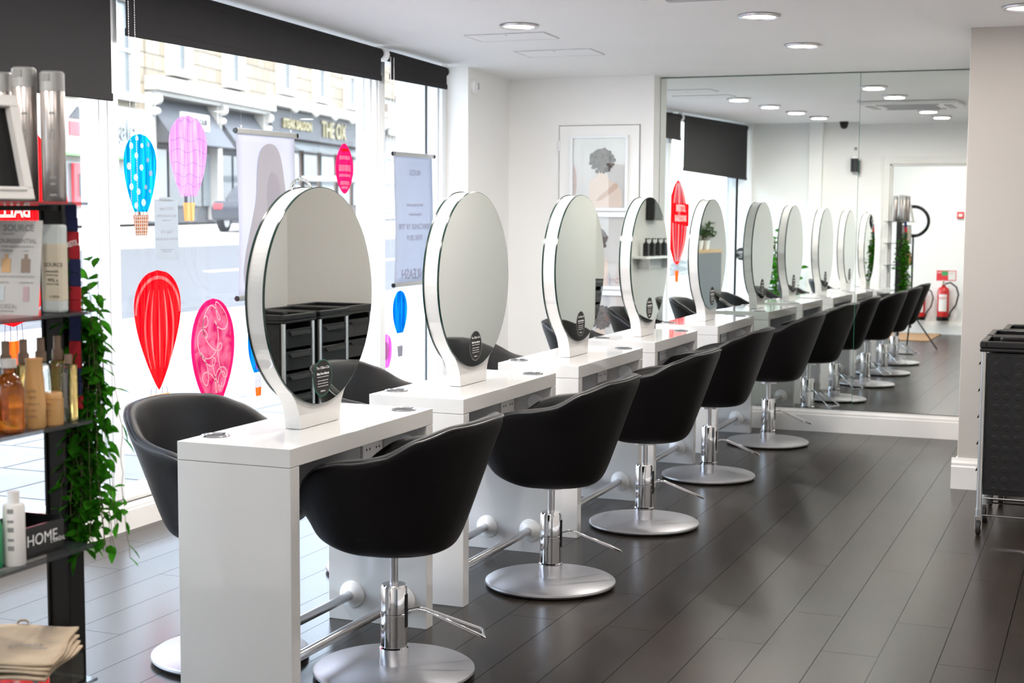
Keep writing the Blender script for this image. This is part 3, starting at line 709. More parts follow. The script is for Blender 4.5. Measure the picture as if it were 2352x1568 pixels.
for k in range(420):
    q=k*.13; cx=.60*math.sin(q*.31+.5); cy=.48+.36*math.sin(q*.173+1.1); P.append((cx+.26*math.cos(q*1.3),cy+.10*math.sin(q*1.3+.4)))
P=[(max(-1,min(1,a))*envelope_half('egg',b)*.9 if True else a,b) for a,b in P]
sc.append((P,.0026,2))
painted('magenta balloon covered in white squiggles on the middle window',2.67,.505,1.019,.196,'egg',['paint_magenta_rim','paint_magenta','paint_white_thick'],dict(inner=.86,lines=sc),(.42,.46,.06,'paint_tan',False))
hs=[]
for k,b in enumerate((.14,.29,.46,.52,.64,.79,.88)):
    w=envelope_half('leaf',b)*.68; hs.append(([(w*(-1+2*j/8),b-.008*math.sin(PI*j/8)) for j in range(9)],.011 if k%2 else .008,1 if k!=0 else 2))
painted('slim pink and red striped balloon high on the middle window',4.068,1.56,1.856,.108,'leaf',['paint_magenta_rim','paint_lilac','paint_red'],dict(lines=hs),None)
vs_=[([(a*math.sin(PI*(.08+.84*j/14))**.7,.08+.86*j/14) for j in range(15)],.004,1) for a in (-.6,-.15,.2,.6)]
painted('blue striped balloon painted on the far window under the grey poster',4.80,.682,.955,.105,'egg',['paint_blue','paint_teal'],dict(lines=vs_),(.53,.60,.04,'paint_line',True))
painted('small pink balloon low on the far window',4.603,.476,.691,.083,'egg',['paint_pink','paint_lilac'],dict(inner=.5),(.40,.43,.035,'paint_brown',False))
painted('blue and purple balloon half hidden behind the first round mirror',3.095,.602,.905,.10,'egg',['paint_blue','paint_magenta'],dict(lines=[([(a*math.sin(PI*(.08+.84*j/14))**.7,.08+.86*j/14) for j in range(15)],.007,1) for a in (-.35,.4)]),(.473,.52,.03,'paint_orange',False))
# Bristol balloon on the first window, its banner lettered to be read from the street
stp=[([(a*math.sin(PI*(.05+.9*j/20))**.7,.04+.92*j/20) for j in range(21)],.016,mi) for a,mi in ((-.78,1),(-.45,2),(-.1,1),(.22,2),(.5,1),(.8,3))]
bb=painted('striped balloon with a red lettered banner on the first window',1.20,.98,1.86,.37,'leaf',['paint_red','paint_white','paint_teal','paint_red'],dict(lines=stp),(.80,.92,.07,'paint_orange',False))
bn=MB().prism([(-.42,.40),(.20,.435),(.20,.64),(-.42,.64)],.0026,.0040,'x').build('banner','paint_red',bb)
text('lettering','BRISTOL',.095,'paint_white',bn,(.0045,-.10,.585),ROT_NX,ext=.0002,bold=.003)
text('lettering','BALLOONS',.085,'paint_white',bn,(.0045,-.10,.480),ROT_NX,ext=.0002,bold=.003)
painted('teal balloon painted on the window nearest the doorway wall',-.25,1.05,1.50,.17,'round',['paint_teal','paint_white'],dict(),(.93,1.02,.05,'paint_tan',False))
# notice taped to the glass (printed side faces the street)
t=thing('window_notice','small white printed notice taped to the middle window','notice',(-2.019,2.28,1.225),0)
MB().add([(0,-.093,.003),(0,.097,-.003),(0,.094,.287),(0,-.096,.29),(.001,-.093,.003),(.001,.097,-.003),(.001,.094,.287),(.001,-.096,.29)],[(0,1,2,3),(7,6,5,4),(0,4,5,1),(1,5,6,2),(2,6,7,3),(3,7,4,0)]).build('sheet','notice_paper',t)
MB().box(-.0005,.0012,-.055,.055,.282,.300).build('tape','notice_paper',t)
for s_,z_,q in (('MOCO hair',.022,.245),('NEW STYLIST OFFER',.017,.21),('cut and finish',.013,.19),('Only £30',.026,.135),('BOOK NOW IN SALON',.017,.10),('terms and conditions apply',.009,.05),('ask inside for details',.008,.04)):
    text('print',s_,z_,'poster_shade',t,(.0016,0,q),ROT_NX,ext=.0002)
# hanging posters
def poster(label,y0,y1,z0,z1,mt,kind,x=-1.94):
    t=thing('hanging_poster',label,'poster',(x,(y0+y1)/2,z0),0,'posters hanging in the window'); h=(y1-y0)/2; H=z1-z0
    n=16; vs=[];fs=[]
    for i in range(n+1):
        z=H*i/n; c=.006*math.sin(i/n*PI*1.3)
        for j in range(9):
            yy=-h+2*h*j/8; yy*=1-.012*math.sin(PI*i/n); vs.append((c,yy,z))
    for i in range(n):
        for j in range(8): fs.append((i*9+j,i*9+j+1,(i+1)*9+j+1,(i+1)*9+j))
    s=MB().add(vs,fs,0,True).build('sheet',mt,t); so=s.modifiers.new('thick','SOLIDIFY'); so.thickness=.0008
    for z in (0,H):
        b=MB().box(-.006,.008,-h-.012,h+.012,z-.014,z+.014).build('rail','aluminium',t,bevel=.003)
        for sg in (-1,1): MB().lathe([(.0001,-.004),(.013,-.004),(.015,0),(.013,.004),(.0001,.004)],(.001,sg*(h+.014),z),14,axis='y').build('rail_cap','black_plastic',b)
    c=MB()
    for sg in (-1,1): c.tube([(0,sg*h*.85,H+.014),(0,sg*h*.85,CZ((y0+y1)/2)-z0-.09)],.0007,4)
    c.build('cord','ink_grey',t)
    for sg in (-1,1): MB().tube([(0,sg*h*.85-.008,H+.03),(0,sg*h*.85,H+.015),(0,sg*h*.85+.008,H+.03)],.0015,5).build('hook','plastic_white',t)
    return t,h,H
t,h,H=poster('pale lilac poster with a faint long-haired portrait, hanging in the middle window',2.78,3.36,1.015,1.865,'poster_lilac',0)
def blob(pts,x,mtn,name,par):
    n=len(pts); MB().add([(x,*p) for p in pts]+[(x+.0006,*p) for p in pts],[tuple(range(n)),tuple(range(2*n-1,n-1,-1))]+[(i,i+n,(i+1)%n+n,(i+1)%n) for i in range(n)]).build(name,mtn,par)
def smoothcl(pts,it=3):
    for _ in range(it):
        q=[]
        for i in range(len(pts)):
            a,b=pts[i],pts[(i+1)%len(pts)]; q+=[(a[0]*.75+b[0]*.25,a[1]*.75+b[1]*.25),(a[0]*.25+b[0]*.75,a[1]*.25+b[1]*.75)]
        pts=q
    return pts
blob(smoothcl([(-.02,.80),(.09,.79),(.14,.70),(.16,.60),(.19,.50),(.20,.38),(.17,.22),(.10,.18),(-.14,.05),(-.25,.06),(-.24,.2),(-.18,.35),(-.12,.50),(-.11,.62),(-.09,.74)]),.0075,'poster_shade','portrait_hair',t)
blob(smoothcl([(.03,.66),(.10,.62),(.12,.52),(.10,.42),(.05,.37),(.0,.42),(-.02,.52),(-.01,.60)]),.0085,'poster_face','portrait_face',t)
t,h,H=poster('pale grey poster with reversed lettering, hanging in the far window',4.555,5.115,1.0,1.812,'poster_grey',1)
for s_,z_,q in (('MOCO',.05,.70),('hairdressing awards',.03,.50),('Regional winner',.028,.44),('NEWCOMER OF THE',.05,.36),('YEAR 2019',.05,.29),('UNLEASH',.09,.06)):
    text('print',s_,z_,'poster_face',t,(.0085,0,q),ROT_NX,ext=.0002)
# ------------------------------------------------------------------ framed portraits in the alcove
def portrait(label,zb,zt,flip):
    x0,x1=-1.328,-.905; y=6.066
    t=thing('framed_portrait',label,'picture',((x0+x1)/2,y,zb),0,'framed portraits in the alcove'); a=(x1-x0)/2; H=zt-zb; w=.022
    f=MB().box(-a,a,-.022,0,0,w).box(-a,a,-.022,0,H-w,H).box(-a,-a+w,-.022,0,w,H-w).box(a-w,a,-.022,0,w,H-w); f.build('frame','frame_white',t,bevel=.002)
    MB().box(-a+w,a-w,-.008,-.002,w,H-w).build('print','print_pale',t)
    def bl(pts,yy,mtn,name):
        p=[(q[0]*(-1 if flip else 1),q[1]) for q in smoothcl(pts,2)]; n=len(p)
        MB().add([(q[0],yy,q[1]) for q in p]+[(q[0],yy-.0005,q[1]) for q in p],[tuple(range(n)),tuple(range(2*n-1,n-1,-1))]+[(i,i+n,(i+1)%n+n,(i+1)%n) for i in range(n)]).build(name,mtn,t)
    bl([(-.075,.03),(-.07,.14),(-.075,.2),(-.02,.235),(.0,.27),(.05,.27),(.06,.22),(.12,.195),(.165,.14),(.17,.05),(.165,.025),(.11,.025),(-.07,.025)],-.0082,'skin_print_light','figure')
    bl([(.0,.10),(.08,.16),(.12,.20),(.15,.17),(.10,.13),(.03,.08),(-.03,.06)],-.0088,'skin_print','arm')
    bl([(-.03,.31),(.02,.26),(.06,.27),(.10,.30),(.11,.36),(.08,.41),(.02,.43),(-.03,.42),(-.07,.37),(-.06,.32)],-.0090,'hair_print','hair')
    cr=random.Random(int(zb*100)); cur=MB()
    for k in range(46):
        q=cr.uniform(0,2*PI); rad=cr.uniform(.4,1)**.5
        cx_,cz_=(.025+.088*rad*math.cos(q))*(-1 if flip else 1),.345+.085*rad*math.sin(q)
        cur.lathe([(.0001,-.0094-.00002*k),(cr.uniform(.006,.016),-.0094-.00002*k)],(cx_,0,cz_),10,axis='y',sm=False)
    cur.build('curls','hair_print',t)
    MB().box(-a+w,a-w,-.0120,-.0110,w,H-w).build('glazing','window_glass',t)
    return t
portrait('top framed portrait of a curly-haired figure on the alcove door',1.465,1.985,False)
portrait('middle framed portrait on the alcove door, partly behind the third round mirror',.925,1.445,True)
portrait('lowest framed portrait on the alcove door',.385,.905,False)
text('monogram','MC',.05,'pink_plastic',D.objects['framed_portrait.001'],(.12,-.0095,.06),ROT_MY,ext=.0003)
# round salon sticker on the front reveal beside the window, seen in the wall mirror
t=thing('wall_sticker','round black sticker with white lettering beside the window end, seen in the mirror','sticker',(-1.90,OY1+.0705,1.07))
MB().lathe([(.0001,.001),(.075,.001),(.075,0)],n=40,axis='y',sm=False).build('disc','ink_black',t)
for s_,z_,q in (("L'ORÉAL",.032,.02),('PROFESSIONNEL',.011,.0),('PARIS',.018,-.02),('SALON PARTNER',.013,-.042)): text('lettering',s_,z_,'ink_white',t,(0,.0016,q),ROT_PY,ext=.0002)
# ------------------------------------------------------------------ foliage
def leaf(mb,base,dirv,L,w,mi=0,droop=.15):
    d=Vector(dirv).normalized(); s=d.cross(Vector((0,0,1)));
    if s.length<.05: s=Vector((1,0,0))
    s.normalize(); s=(Matrix.Rotation(random.uniform(-1.0,1.0),3,d)@s); nrm=s.cross(d)
    vs=[];B=Vector(base)
    for k,(f,ww) in enumerate(((0,.05),(.2,.75),(.45,1),(.7,.72),(.9,.28),(1,.02))):
        c=B+d*L*f+Vector((0,0,-droop*L*f*f)); vs+=[c-s*w*ww+nrm*w*.25*ww,c,c+s*w*ww+nrm*w*.25*ww]
    fs=[]
    for i in range(5): fs+=[(i*3,i*3+1,i*3+4,i*3+3),(i*3+1,i*3+2,i*3+5,i*3+4)]
    mb.add(vs,fs,mi,True)
# ------------------------------------------------------------------ product stand in the left foreground
SX0,SX1,SY1,SY0=-.23,.062,-.975,-1.42
SZ=[1.490,1.245,.998,.712,.40]
t=thing('product_stand','tall black retail stand with smoked glass shelves in the left foreground','shelf stand',(-.055,-.93,0))
def PS(x,y,z): return (x+.055,y+.93,z)
MB().box(-.026,.030,-.030,.026,0,1.485).box(-.031,-.023,-.035,-.028,0,1.485).build('post','black_matt',t,bevel=.002)
MB().box(-.30,.20,-.50,.05,0,.012).build('foot_plate','black_plastic',t,bevel=.003)
for k,z in enumerate(SZ):
    s=MB().box(SX0+.055,SX1+.055,SY0+.93,SY1+.93,z-.008,z).build('shelf','shelf_glass',t,bevel=.001)
    MB().box(-.025,.025,-.43,-.03,z-.02,z-.0085).build('shelf_bracket','black_matt',s)
# hanging vine on the post
t=thing('trailing_vine','trailing artificial vine with small green leaves hanging on the stand post','plant',(.005,-.948,1.40))
mb=MB(); stm=MB(); rv=random.Random(11)
random.seed(5)
for k in range(52):
    x0=rv.uniform(-.075,.055); y0=rv.uniform(-.005,.05); ln=rv.choice([.25,.3,.38,.5,.6,.75]) if k>5 else .8
    top=rv.uniform(-.26,.0) if k>3 else -.15; p=Vector((x0*.8,y0,top)); pts=[p.copy()]
    dx=rv.uniform(-.009,.010)
    while p.z>top-ln*.92 and p.z>-.70:
        p=p+Vector((dx*rv.uniform(-.3,1.0),rv.uniform(-.005,.005),-.028)); pts.append(p.copy())
        side=rv.choice([-1,1])
        ox=-1 if False else side
        for q in range(2 if k<26 else 1):
            if rv.random()<.72: leaf(mb,p,(rv.uniform(.1,1)*ox*(1 if q==0 else -1),rv.uniform(-.6,.6),rv.uniform(-.9,.5)),rv.uniform(.030,.046),rv.uniform(.0095,.0135))
    if len(pts)>2: stm.tube(pts,.0009,4)
mb.build('foliage','leaf',t); stm.build('stem','stem',t)
t=thing('football_scarf','navy and red striped scarf hung down the side of the stand post','scarf',(.005,-.968,1.175))
ms=MB()
for k in range(15):
    z1=.31-k*.031; y=0
    xo_=.010*math.sin(k*.4)+.0015*k
    ms.box(-.012+xo_*.5,.018+xo_*.5,-.003,.003,z1-.031,z1,0 if (k//2)%2==0 else 1)
ms.build('cloth',['scarf_navy','scarf_red'],t,bevel=.002)
text('lettering','BRISTOL',.018,'ink_white',t,(.006,-.0035,.22),(PI/2,-.25,0),ext=.0004,sx=.5)
# products ---------------------------------------------------------
def item(name,label,cat,x,y,z,rz=0,group=None): return thing(name,label,cat,(x,y,z),rz,group)
def hair_can(label,x,y,z,rz=0,h=.27):
    t=item('hairspray_can',label,'spray can',x,y,z,rz,'tall silver hairspray cans on the top shelf'); r=.0265
    MB().lathe([(r-.002,0),(r,.003),(r,h-.045),(r-.001,h-.043)],n=32).build('can','can_silver',t)
    c=MB().lathe([(r,h-.043),(r,h-.004),(r-.004,h),(.0001,h+.001)],n=32).build('cap','can_cap',t)
    MB().box(-.010,.010,-r-.001,-r+.006,h-.022,h-.006).build('nozzle_window','ink_grey',c)
    for q,(zz,ww) in enumerate(((.19,.012),(.075,.014),(.05,.014),(.036,.012),(.012,.014))):
        l=MB(); rr=r+.0004
        an=[-PI/2+.5+ww/r*(k/6-.5) for k in range(7)]
        l.add([(rr*math.cos(v),rr*math.sin(v),zq) for zq in (zz,zz+.005) for v in an],[(k,k+1,k+8,k+7) for k in range(6)]); l.build('label_print','ink_grey',t)
    th=-PI/2+.5
    text('script_mark','h',.05,'ink_grey',t,((r+.0006)*math.cos(th),(r+.0006)*math.sin(th),.15),(PI/2,.12,th+PI/2),ext=.0001,sx=.45)
    return t
hair_can('tall silver hairspray can nearest the right end of the top shelf',.018,-1.035,1.4902,.1,.284)
hair_can('tall silver hairspray can, second from the right end of the top shelf',-.050,-1.045,1.4902,.15,.294)
hair_can('silver hairspray can leftmost on the top shelf, behind the leaning frame',-.115,-1.045,1.4902,.2,.285)
hair_can('silver hairspray can at the back of the top shelf, half hidden between two cans',-.012,-.998,1.4902,0,.288)
# leaning frame
t=item('picture_frame','white moulded picture frame leaning on the top shelf','picture frame',.056,-1.165,1.4902,PI/2-.1)
fr=MB(); 
def lf(u,v,w): return (-u*.02+(-.0)+w*0 , 0,0)
tilt=.22; ct,stn=math.cos(tilt),math.sin(tilt)
Fm=Matrix.Rotation(-tilt,4,'X')
def fbox(mb,x0,x1,y0,y1,z0,z1,mi=0):
    c=Fm@Vector(((x0+x1)/2,(y0+y1)/2,(z0+z1)/2)); mb.obox(c,Fm.to_3x3()@Vector(((x1-x0)/2,0,0)),Fm.to_3x3()@Vector((0,(y1-y0)/2,0)),Fm.to_3x3()@Vector((0,0,(z1-z0)/2)),mi)
for a in ((-.19,.0,0,.024),(-.19,.0,.20,.224),(-.19,-.166,.024,.20),(-.024,.0,.024,.20)): fbox(fr,a[0],a[1],-.02,0,a[2],a[3]); 
for a in ((-.172,-.018,.018,.026),(-.172,-.018,.198,.206),(-.172,-.164,.026,.198),(-.026,-.018,.026,.198)): fbox(fr,a[0],a[1],-.024,-.002,a[2],a[3])
fr.build('frame','paper',t,bevel=.002)
p=MB(); fbox(p,-.166,-.024,-.008,-.003,.024,.20); p.build('print','black_matt',t)
# card sign and translucent bottle
t=item('display_card','white printed product card standing on the second shelf','card',-.005,-1.15,1.2452,.12)
Fm=Matrix.Rotation(-.12,4,'X'); p=MB(); fbox(p,-.10,.062,-.002,0,0,.205); p.build('card','card_dull',t)
def ctext(s_,x,z,size,mtn='ink_grey',bold=0):
    o=text('print',s_,size,mtn,t,Fm@Vector((x,-.0026,z)),(PI/2-.12,0,0),ext=.0001,bold=bold); return o
ctext('SOURCE',.005,.188,.020,'ink_grey',.0006); ctext('essentielle',-.02,.176,.007); ctext('#YOURESSENTIAL',-.004,.160,.0135,'ink_grey',.0003)
ctext('CHOOSE YOUR TAILORED SHAMPOO',-.01,.148,.0065)
for k,(cx,mt_) in enumerate(((-.078,'gold_plastic'),(-.022,'gold_plastic'),(.026,'taupe'))):
    q=MB(); fbox(q,cx-.011,cx+.011,-.0032,-.002,.092,.122); fbox(q,cx-.004,cx+.004,-.0032,-.002,.122,.132); q.build('printed_bottle',mt_,t)
    ctext(['NOURISHING','DETANGLING','DAILY'][k],cx,.139,.005)
ctext('AND COMBINE WITH YOUR FINISHING TOUCH',-.01,.083,.0055)
for cx,mt_ in ((-.03,'can_cap'),(.03,'pink_plastic')):
    q=MB(); fbox(q,cx-.007,cx+.007,-.0032,-.002,.030,.062); q.build('printed_bottle',mt_,t); ctext('RADIANCE OIL',cx,.07,.005)
ctext("L'ORÉAL",-.015,.018,.014); ctext('PROFESSIONNEL',-.015,.008,.005)
t=item('shampoo_bottle','translucent square bottle of cream shampoo standing on the second shelf','bottle',.022,-1.045,1.2452,.1)
MB().box(-.025,.025,-.016,.016,.0,.195).build('shell','cream_clear',t,bevel=.006); MB().box(-.0253,.0253,-.0163,.0163,.022,.158).build('cream','cream',t,bevel=.006)
for s_,x_,z_,q in (('SOURCE',.008,.106,.0125),('essentielle',.004,.092,.008),('shampooing',.004,.084,.006),('99% n',.006,.072,.011),('natural origin',.006,.064,.006),("L'ORÉAL",.010,.036,.007)): text('print',s_,q,'ink_black',t,(x_,-.0168,z_),ROT_MY,ext=.0001)
# third shelf
for k in range(6):
    x,y=-.012-.004*k,-1.0-.052*k
    t=item('spray_bottle',['gold oil spray bottle at the right end of the third shelf','gold spray bottle second from the right on the third shelf','gold spray bottle third from the right, behind the jar','gold spray bottle behind the amber bottle, right of it','gold spray bottle behind the amber bottle, left of it','gold spray bottle at the left edge of the third shelf'][k],'bottle',x,y,.9982,.2,'gold spray bottles on the third shelf')
    MB().lathe([(.019,0),(.021,.004),(.021,.128),(.017,.134),(.008,.136)],n=20).build('bottle','gold_oil' if k%2==0 else 'clear_glass',t)
    MB().lathe([(.0115,.136),(.0125,.138),(.0125,.158),(.009,.162),(.0088,.190),(.0001,.191)],n=16).build('nozzle','taupe',t)
t=item('amber_bottle','amber glass bottle with a beige cap at the front of the third shelf','bottle',.026,-1.205,.9982)
MB().lathe([(.026,0),(.030,.004),(.031,.06),(.030,.095),(.022,.118),(.012,.128),(.012,.142)],n=32).build('bottle','amber_glass',t)
MB().lathe([(.0165,.140),(.0165,.158),(.0001,.159)],n=24).build('cap','card_dull',t)
MB().add([(.0316*math.cos(a),.0316*math.sin(a),z) for z in (.03,.085) for a in [-2.2+.16*k for k in range(9)]],[(k,k+1,k+10,k+9) for k in range(8)]).build('label','amber_glass',t)
t=item('gold_bottle','matt gold tapered bottle beside the amber bottle','bottle',.030,-1.13,.9982)
MB().lathe([(.020,0),(.023,.004),(.0235,.05),(.021,.10),(.0175,.145),(.019,.149),(.019,.153),(.0001,.153)],n=28).build('bottle','gold_plastic',t)
for q,s_ in enumerate(('BLOND','STUDIO','nourishing oil','hair care',"L'ORÉAL")): text('print',s_,.007,'taupe',t,(.009,-.0235,.085-q*.014),(PI/2,0,.35),ext=.0001)
t=item('gold_jar','short matt gold jar with a printed square at the front right of the third shelf','jar',.030,-1.072,.9982)
MB().lathe([(.022,0),(.024,.004),(.0235,.055),(.024,.058)],n=28).build('jar','gold_plastic',t); MB().lathe([(.0215,.0585),(.0215,.070),(.019,.073),(.0001,.073)],n=28).build('lid','gold_plastic',t)
for q,s_ in enumerate(('NUTRI','masque','repair')): text('print',s_,.007,'taupe',t,(.004,-.0245,.048-q*.012),(PI/2,0,.15),ext=.0001)
t=item('pink_jar','dusty pink jar at the left edge of the third shelf','jar',-.0,-1.265,.9982)
MB().lathe([(.024,0),(.027,.004),(.026,.06),(.023,.063),(.023,.074),(.0001,.075)],n=28).build('jar','pink_plastic',t)
t=item('glass_bottle','tall clear bottle with a dark strip label at the right end of the third shelf','bottle',.022,-1.005,.9982)
MB().box(-.014,.014,-.014,.014,0,.130).build('bottle','clear_glass',t,bevel=.004); MB().box(-.004,.006,-.0148,-.0142,.03,.11).build('label','ink_grey',t); MB().lathe([(.009,.130),(.009,.150),(.0001,.151)],n=16).build('cap','taupe',t)
# fourth shelf
t=item('white_bottle','white cylindrical bottle with grey print on the fourth shelf','bottle',.030,-1.205,.7122)
MB().lathe([(.021,0),(.023,.003),(.023,.125),(.021,.132),(.0115,.134)],n=28).build('bottle','paper',t); MB().lathe([(.0125,.134),(.0125,.160),(.0001,.161)],n=20).build('cap','paper',t)
for q in range(5): MB().add([(.0233*math.cos(a),.0233*math.sin(a),z) for z in (.115-q*.02,.125-q*.02-(.004 if q%2 else 0)) for a in [-1.5+.1*k for k in range(7)]],[(k,k+1,k+8,k+7) for k in range(6)]).build('print','ink_grey',t)
t=item('green_bottle','bright green shampoo bottle at the left edge of the fourth shelf','bottle',.0,-1.25,.7122)
MB().lathe([(.026,0),(.029,.004),(.029,.09),(.02,.115),(.011,.12),(.011,.14),(.0001,.141)],n=28).build('bottle','green_plastic',t)
t=item('display_tray','black open display tray lettered HOME on the fourth shelf','tray',.022,-1.085,.7122,PI/2)
tb=MB().box(-.10,.046,-.005,0,0,.070).box(-.10,.046,.10,.105,0,.075).box(.041,.046,0,.10,0,.075).box(-.10,.046,0,.105,0,.003)
tb.box(.0462,.0470,-.10+.10,.09,.0,.074); tb.build('tray','black_plastic',t)
for s_,xx,z_,q in (('HOME',-.028,.038,.036),): text('lettering',s_,q,'ink_white',t,(xx,-.0056,z_),ROT_MY,ext=.0002)
text('lettering',"L'ORÉAL",.013,'ink_white',t,(.024,-.0056,.026),ROT_MY,ext=.0002)
# lowest shelf: stack of canvas pouches on a clear box, teal card box
t=item('clear_box','clear plastic storage box on the lowest shelf','box',-.04,-1.15,.4002)
MB().box(-.12,.095,-.14,.14,0,.004).box(-.12,-.116,-.14,.14,.004,.07).box(.091,.095,-.14,.14,.004,.07).box(-.116,.091,-.14,-.136,.004,.07).box(-.116,.091,.136,.14,.004,.07).build('box','clear_glass',t)
for k in range(4):
    t=item('canvas_pouch',['folded beige canvas pouch at the bottom of the pile','beige canvas pouch second from the bottom of the pile','beige canvas pouch third in the pile, under the printed one','beige canvas drawstring pouch with faint print on top of the pile'][k],'bag',-.03,-1.13,.4712+.0105*k,-.12+.05*k+.45,'beige canvas pouches on the lowest shelf')
    n=14; vs=[];fs=[]
    for i in range(n+1):
        for j in range(n+1):
            u=-1+2*i/n; v=-1+2*j/n
            z=.0035+.0022*math.sin(3*u+k)+.0018*math.cos(2.5*v+k*2)
            if k==3: z+=.012*max(0,v)**2*(1-.3*u)
            vs.append((u*.105+.004*math.sin(4*v+k),v*.125+.004*math.cos(3*u),z))
    for i in range(n):
        for j in range(n): fs.append((i*(n+1)+j,(i+1)*(n+1)+j,(i+1)*(n+1)+j+1,i*(n+1)+j+1))
    o=MB().add(vs,fs,0,True).build('cloth','jute',t); s_=o.modifiers.new('thick','SOLIDIFY'); s_.thickness=.006; s_.offset=-1
    if k==3:
        text('print','SOURCE',.020,'ink_grey',t,(.02,-.02,.0095),(0,0,0),ext=.0002); text('print',"L'ORÉAL",.012,'ink_grey',t,(.05,-.045,.0095),(0,0,0),ext=.0002)
        MB().tube([(-.02+.012*math.cos(q*.6),.13+.006*math.sin(q*.6),.018+.006*math.sin(q*.6)) for q in range(10)],.0025,6).build('drawstring','jute',t)
t=item('teal_box','teal and yellow card box at the bottom left corner','box',.035,-1.335,.4002,.5)
MB().box(-.09,.03,-.02,.02,0,.15).build('box','teal_card',t,bevel=.001); MB().box(-.085,-.005,-.0212,-.02,.055,.125).build('panel','yellow_card',t); text('lettering','vegan',.018,'ink_white',t,(-.03,-.0214,.03),ROT_MY,ext=.0002)
# ring light on a tripod, only seen reflected
t=thing('ring_light','black ring light on a tripod behind the product stand, seen in the mirror','ring light',(.0,-1.75,0))
MB().tube([(.17*math.cos(a),0,1.50+.17*math.sin(a)) for a in [2*PI*k/40 for k in range(40)]],.02,10,closed=True).build('ring','black_plastic',t)
MB().cyl((0,0,.25),.011,1.08,12).build('pole','black_matt',t)
for k in range(3): a=2*PI*k/3+.3; MB().tube([(0,0,.45),(.34*math.cos(a),.34*math.sin(a),.012)],.009,8).build('leg','black_matt',t)
# hallway seen in the mirror
def extinguisher(label,x,y,z,m1,horn):
    t=thing('fire_extinguisher',label,'fire extinguisher',(x,y,z))
    MB().lathe([(.082,0),(.084,.004),(.084,.055),(.080,.057)],n=32).build('foot_ring','black_plastic',t)
    MB().lathe([(.079,.055),(.080,.06),(.080,.40),(.068,.44),(.03,.465),(.022,.49),(.0001,.49)],n=32).build('cylinder',m1,t)
    MB().box(-.02,.02,-.03,.06,.49,.51).obox((0,.05,.535),(.012,0,0),(0,.055,.012),(0,-.002,.005)).build('valve','steel',t)
    MB().obox((0,.03,.52),(.01,0,0),(0,.03,-.004),(0,.001,.012)).build('pin_tag','yellow_card',t)
    hs_=MB().tube([(.02,.02,.50),(.09,.03,.52),(.17,.03,.46),(.20,.03,.36),(.17,.03,.22),(.10,.03,.12),(.085,.02,.05)],.011,8); hs_.build('hose','black_matt',t)
    l=MB().add([(.0808*math.cos(a),.0808*math.sin(a),zz) for zz in (.13,.36) for a in [PI/2-.7+.14*k for k in range(11)]],[(k,k+1,k+12,k+11) for k in range(10)]); l.build('label','paper' ,t)
    text('print','FOAM',.04,'red_sign',t,(0,.083,.31),ROT_PY,ext=.0003)
    if horn:
        MB().lathe([(.045,.14),(.040,.16),(.022,.40),(.018,.46)],(-.11,.02,0),20).build('horn','black_matt',t); t.scale=(.85,.85,.85)
    return t
extinguisher('large red fire extinguisher with a black hose on the hall wall, seen in the mirror',.06,-4.70,.19,'red_gloss',0)
extinguisher('smaller fire extinguisher half hidden behind the reflected chairs, left of the large one',-.24,-4.70,.19,'red_gloss',1)
t=thing('call_point','red fire alarm call point high on the hall wall, seen in the mirror','alarm button',(.24,-4.80,1.62))
MB().box(-.045,.045,0,.03,-.045,.045).build('box','red_sign',t,bevel=.004); MB().box(-.026,.026,.03,.032,-.02,.018).build('glass','paper',t)
t=thing('fire_sign','red and white fire action sign above the extinguishers','sign',(.07,-4.80,.80))
MB().box(-.12,.14,0,.003,-.07,.07).build('board','red_sign',t); MB().box(.035,.13,.003,.004,-.06,.06).build('panel','paper',t); MB().box(-.05,.03,.003,.004,.0,.06).build('panel','green_sign',t)
text('lettering','FIRE',.03,'ink_white',t,(-.08,.0045,.04),ROT_PY,ext=.0003); text('lettering','ACTION',.018,'red_sign',t,(.08,.0045,.03),ROT_PY,ext=.0003)
tag(MB().box(-.9,.05,-4.7,-3.2,.0,.012).build('doormat','doormat',bevel=.003),'brown coir doormat on the hall floor, seen in the mirror','doormat')
# reception counter and plants, seen only in the last round mirror
t=thing('reception_counter','grey counter with a pale wood top reflected in the last round mirror','counter',(2.215,-2.9,0))
MB().box(0,.55,0,1.45,0,1.06).build('body','desk_grey',t,bevel=.003); MB().box(-.0,.58,-.02,1.47,1.06,1.10).build('worktop','wood_light',t,bevel=.003)
def pot_plant(label,x,y,z,h,seed,group='potted plants on the counter'):
    t=thing('potted_plant',label,'plant',(x,y,z),0,group); r=random.Random(seed)
    MB().lathe([(.045,0),(.06,.11),(.056,.115),(.05,.10),(.0001,.10)],n=24).build('pot','terracotta_white',t)
    mb=MB(); sm_=MB()
    for k in range(46):
        a=r.uniform(0,2*PI); p=Vector((.03*math.cos(a),.03*math.sin(a),.11)); hh=r.uniform(.3,1)*h; e=p+Vector((.11*math.cos(a)*r.uniform(.3,1.2),.11*math.sin(a)*r.uniform(.3,1.2),hh)); sm_.tube([p,e],.0015,4)
        for q in range(3): leaf(mb,p.lerp(e,.5+.25*q),(math.cos(a+q),math.sin(a+q),.4),.05,.016)
    mb.build('foliage','leaf_dark',t); sm_.build('stems','stem',t)
for k in range(4): pot_plant(['green plant in a white pot at the far end of the counter','second green plant in a white pot on the counter','third green plant in a white pot on the counter','green plant in a white pot at the camera end of the counter'][k],2.36,-1.62-k*.33,1.10,.24,k)
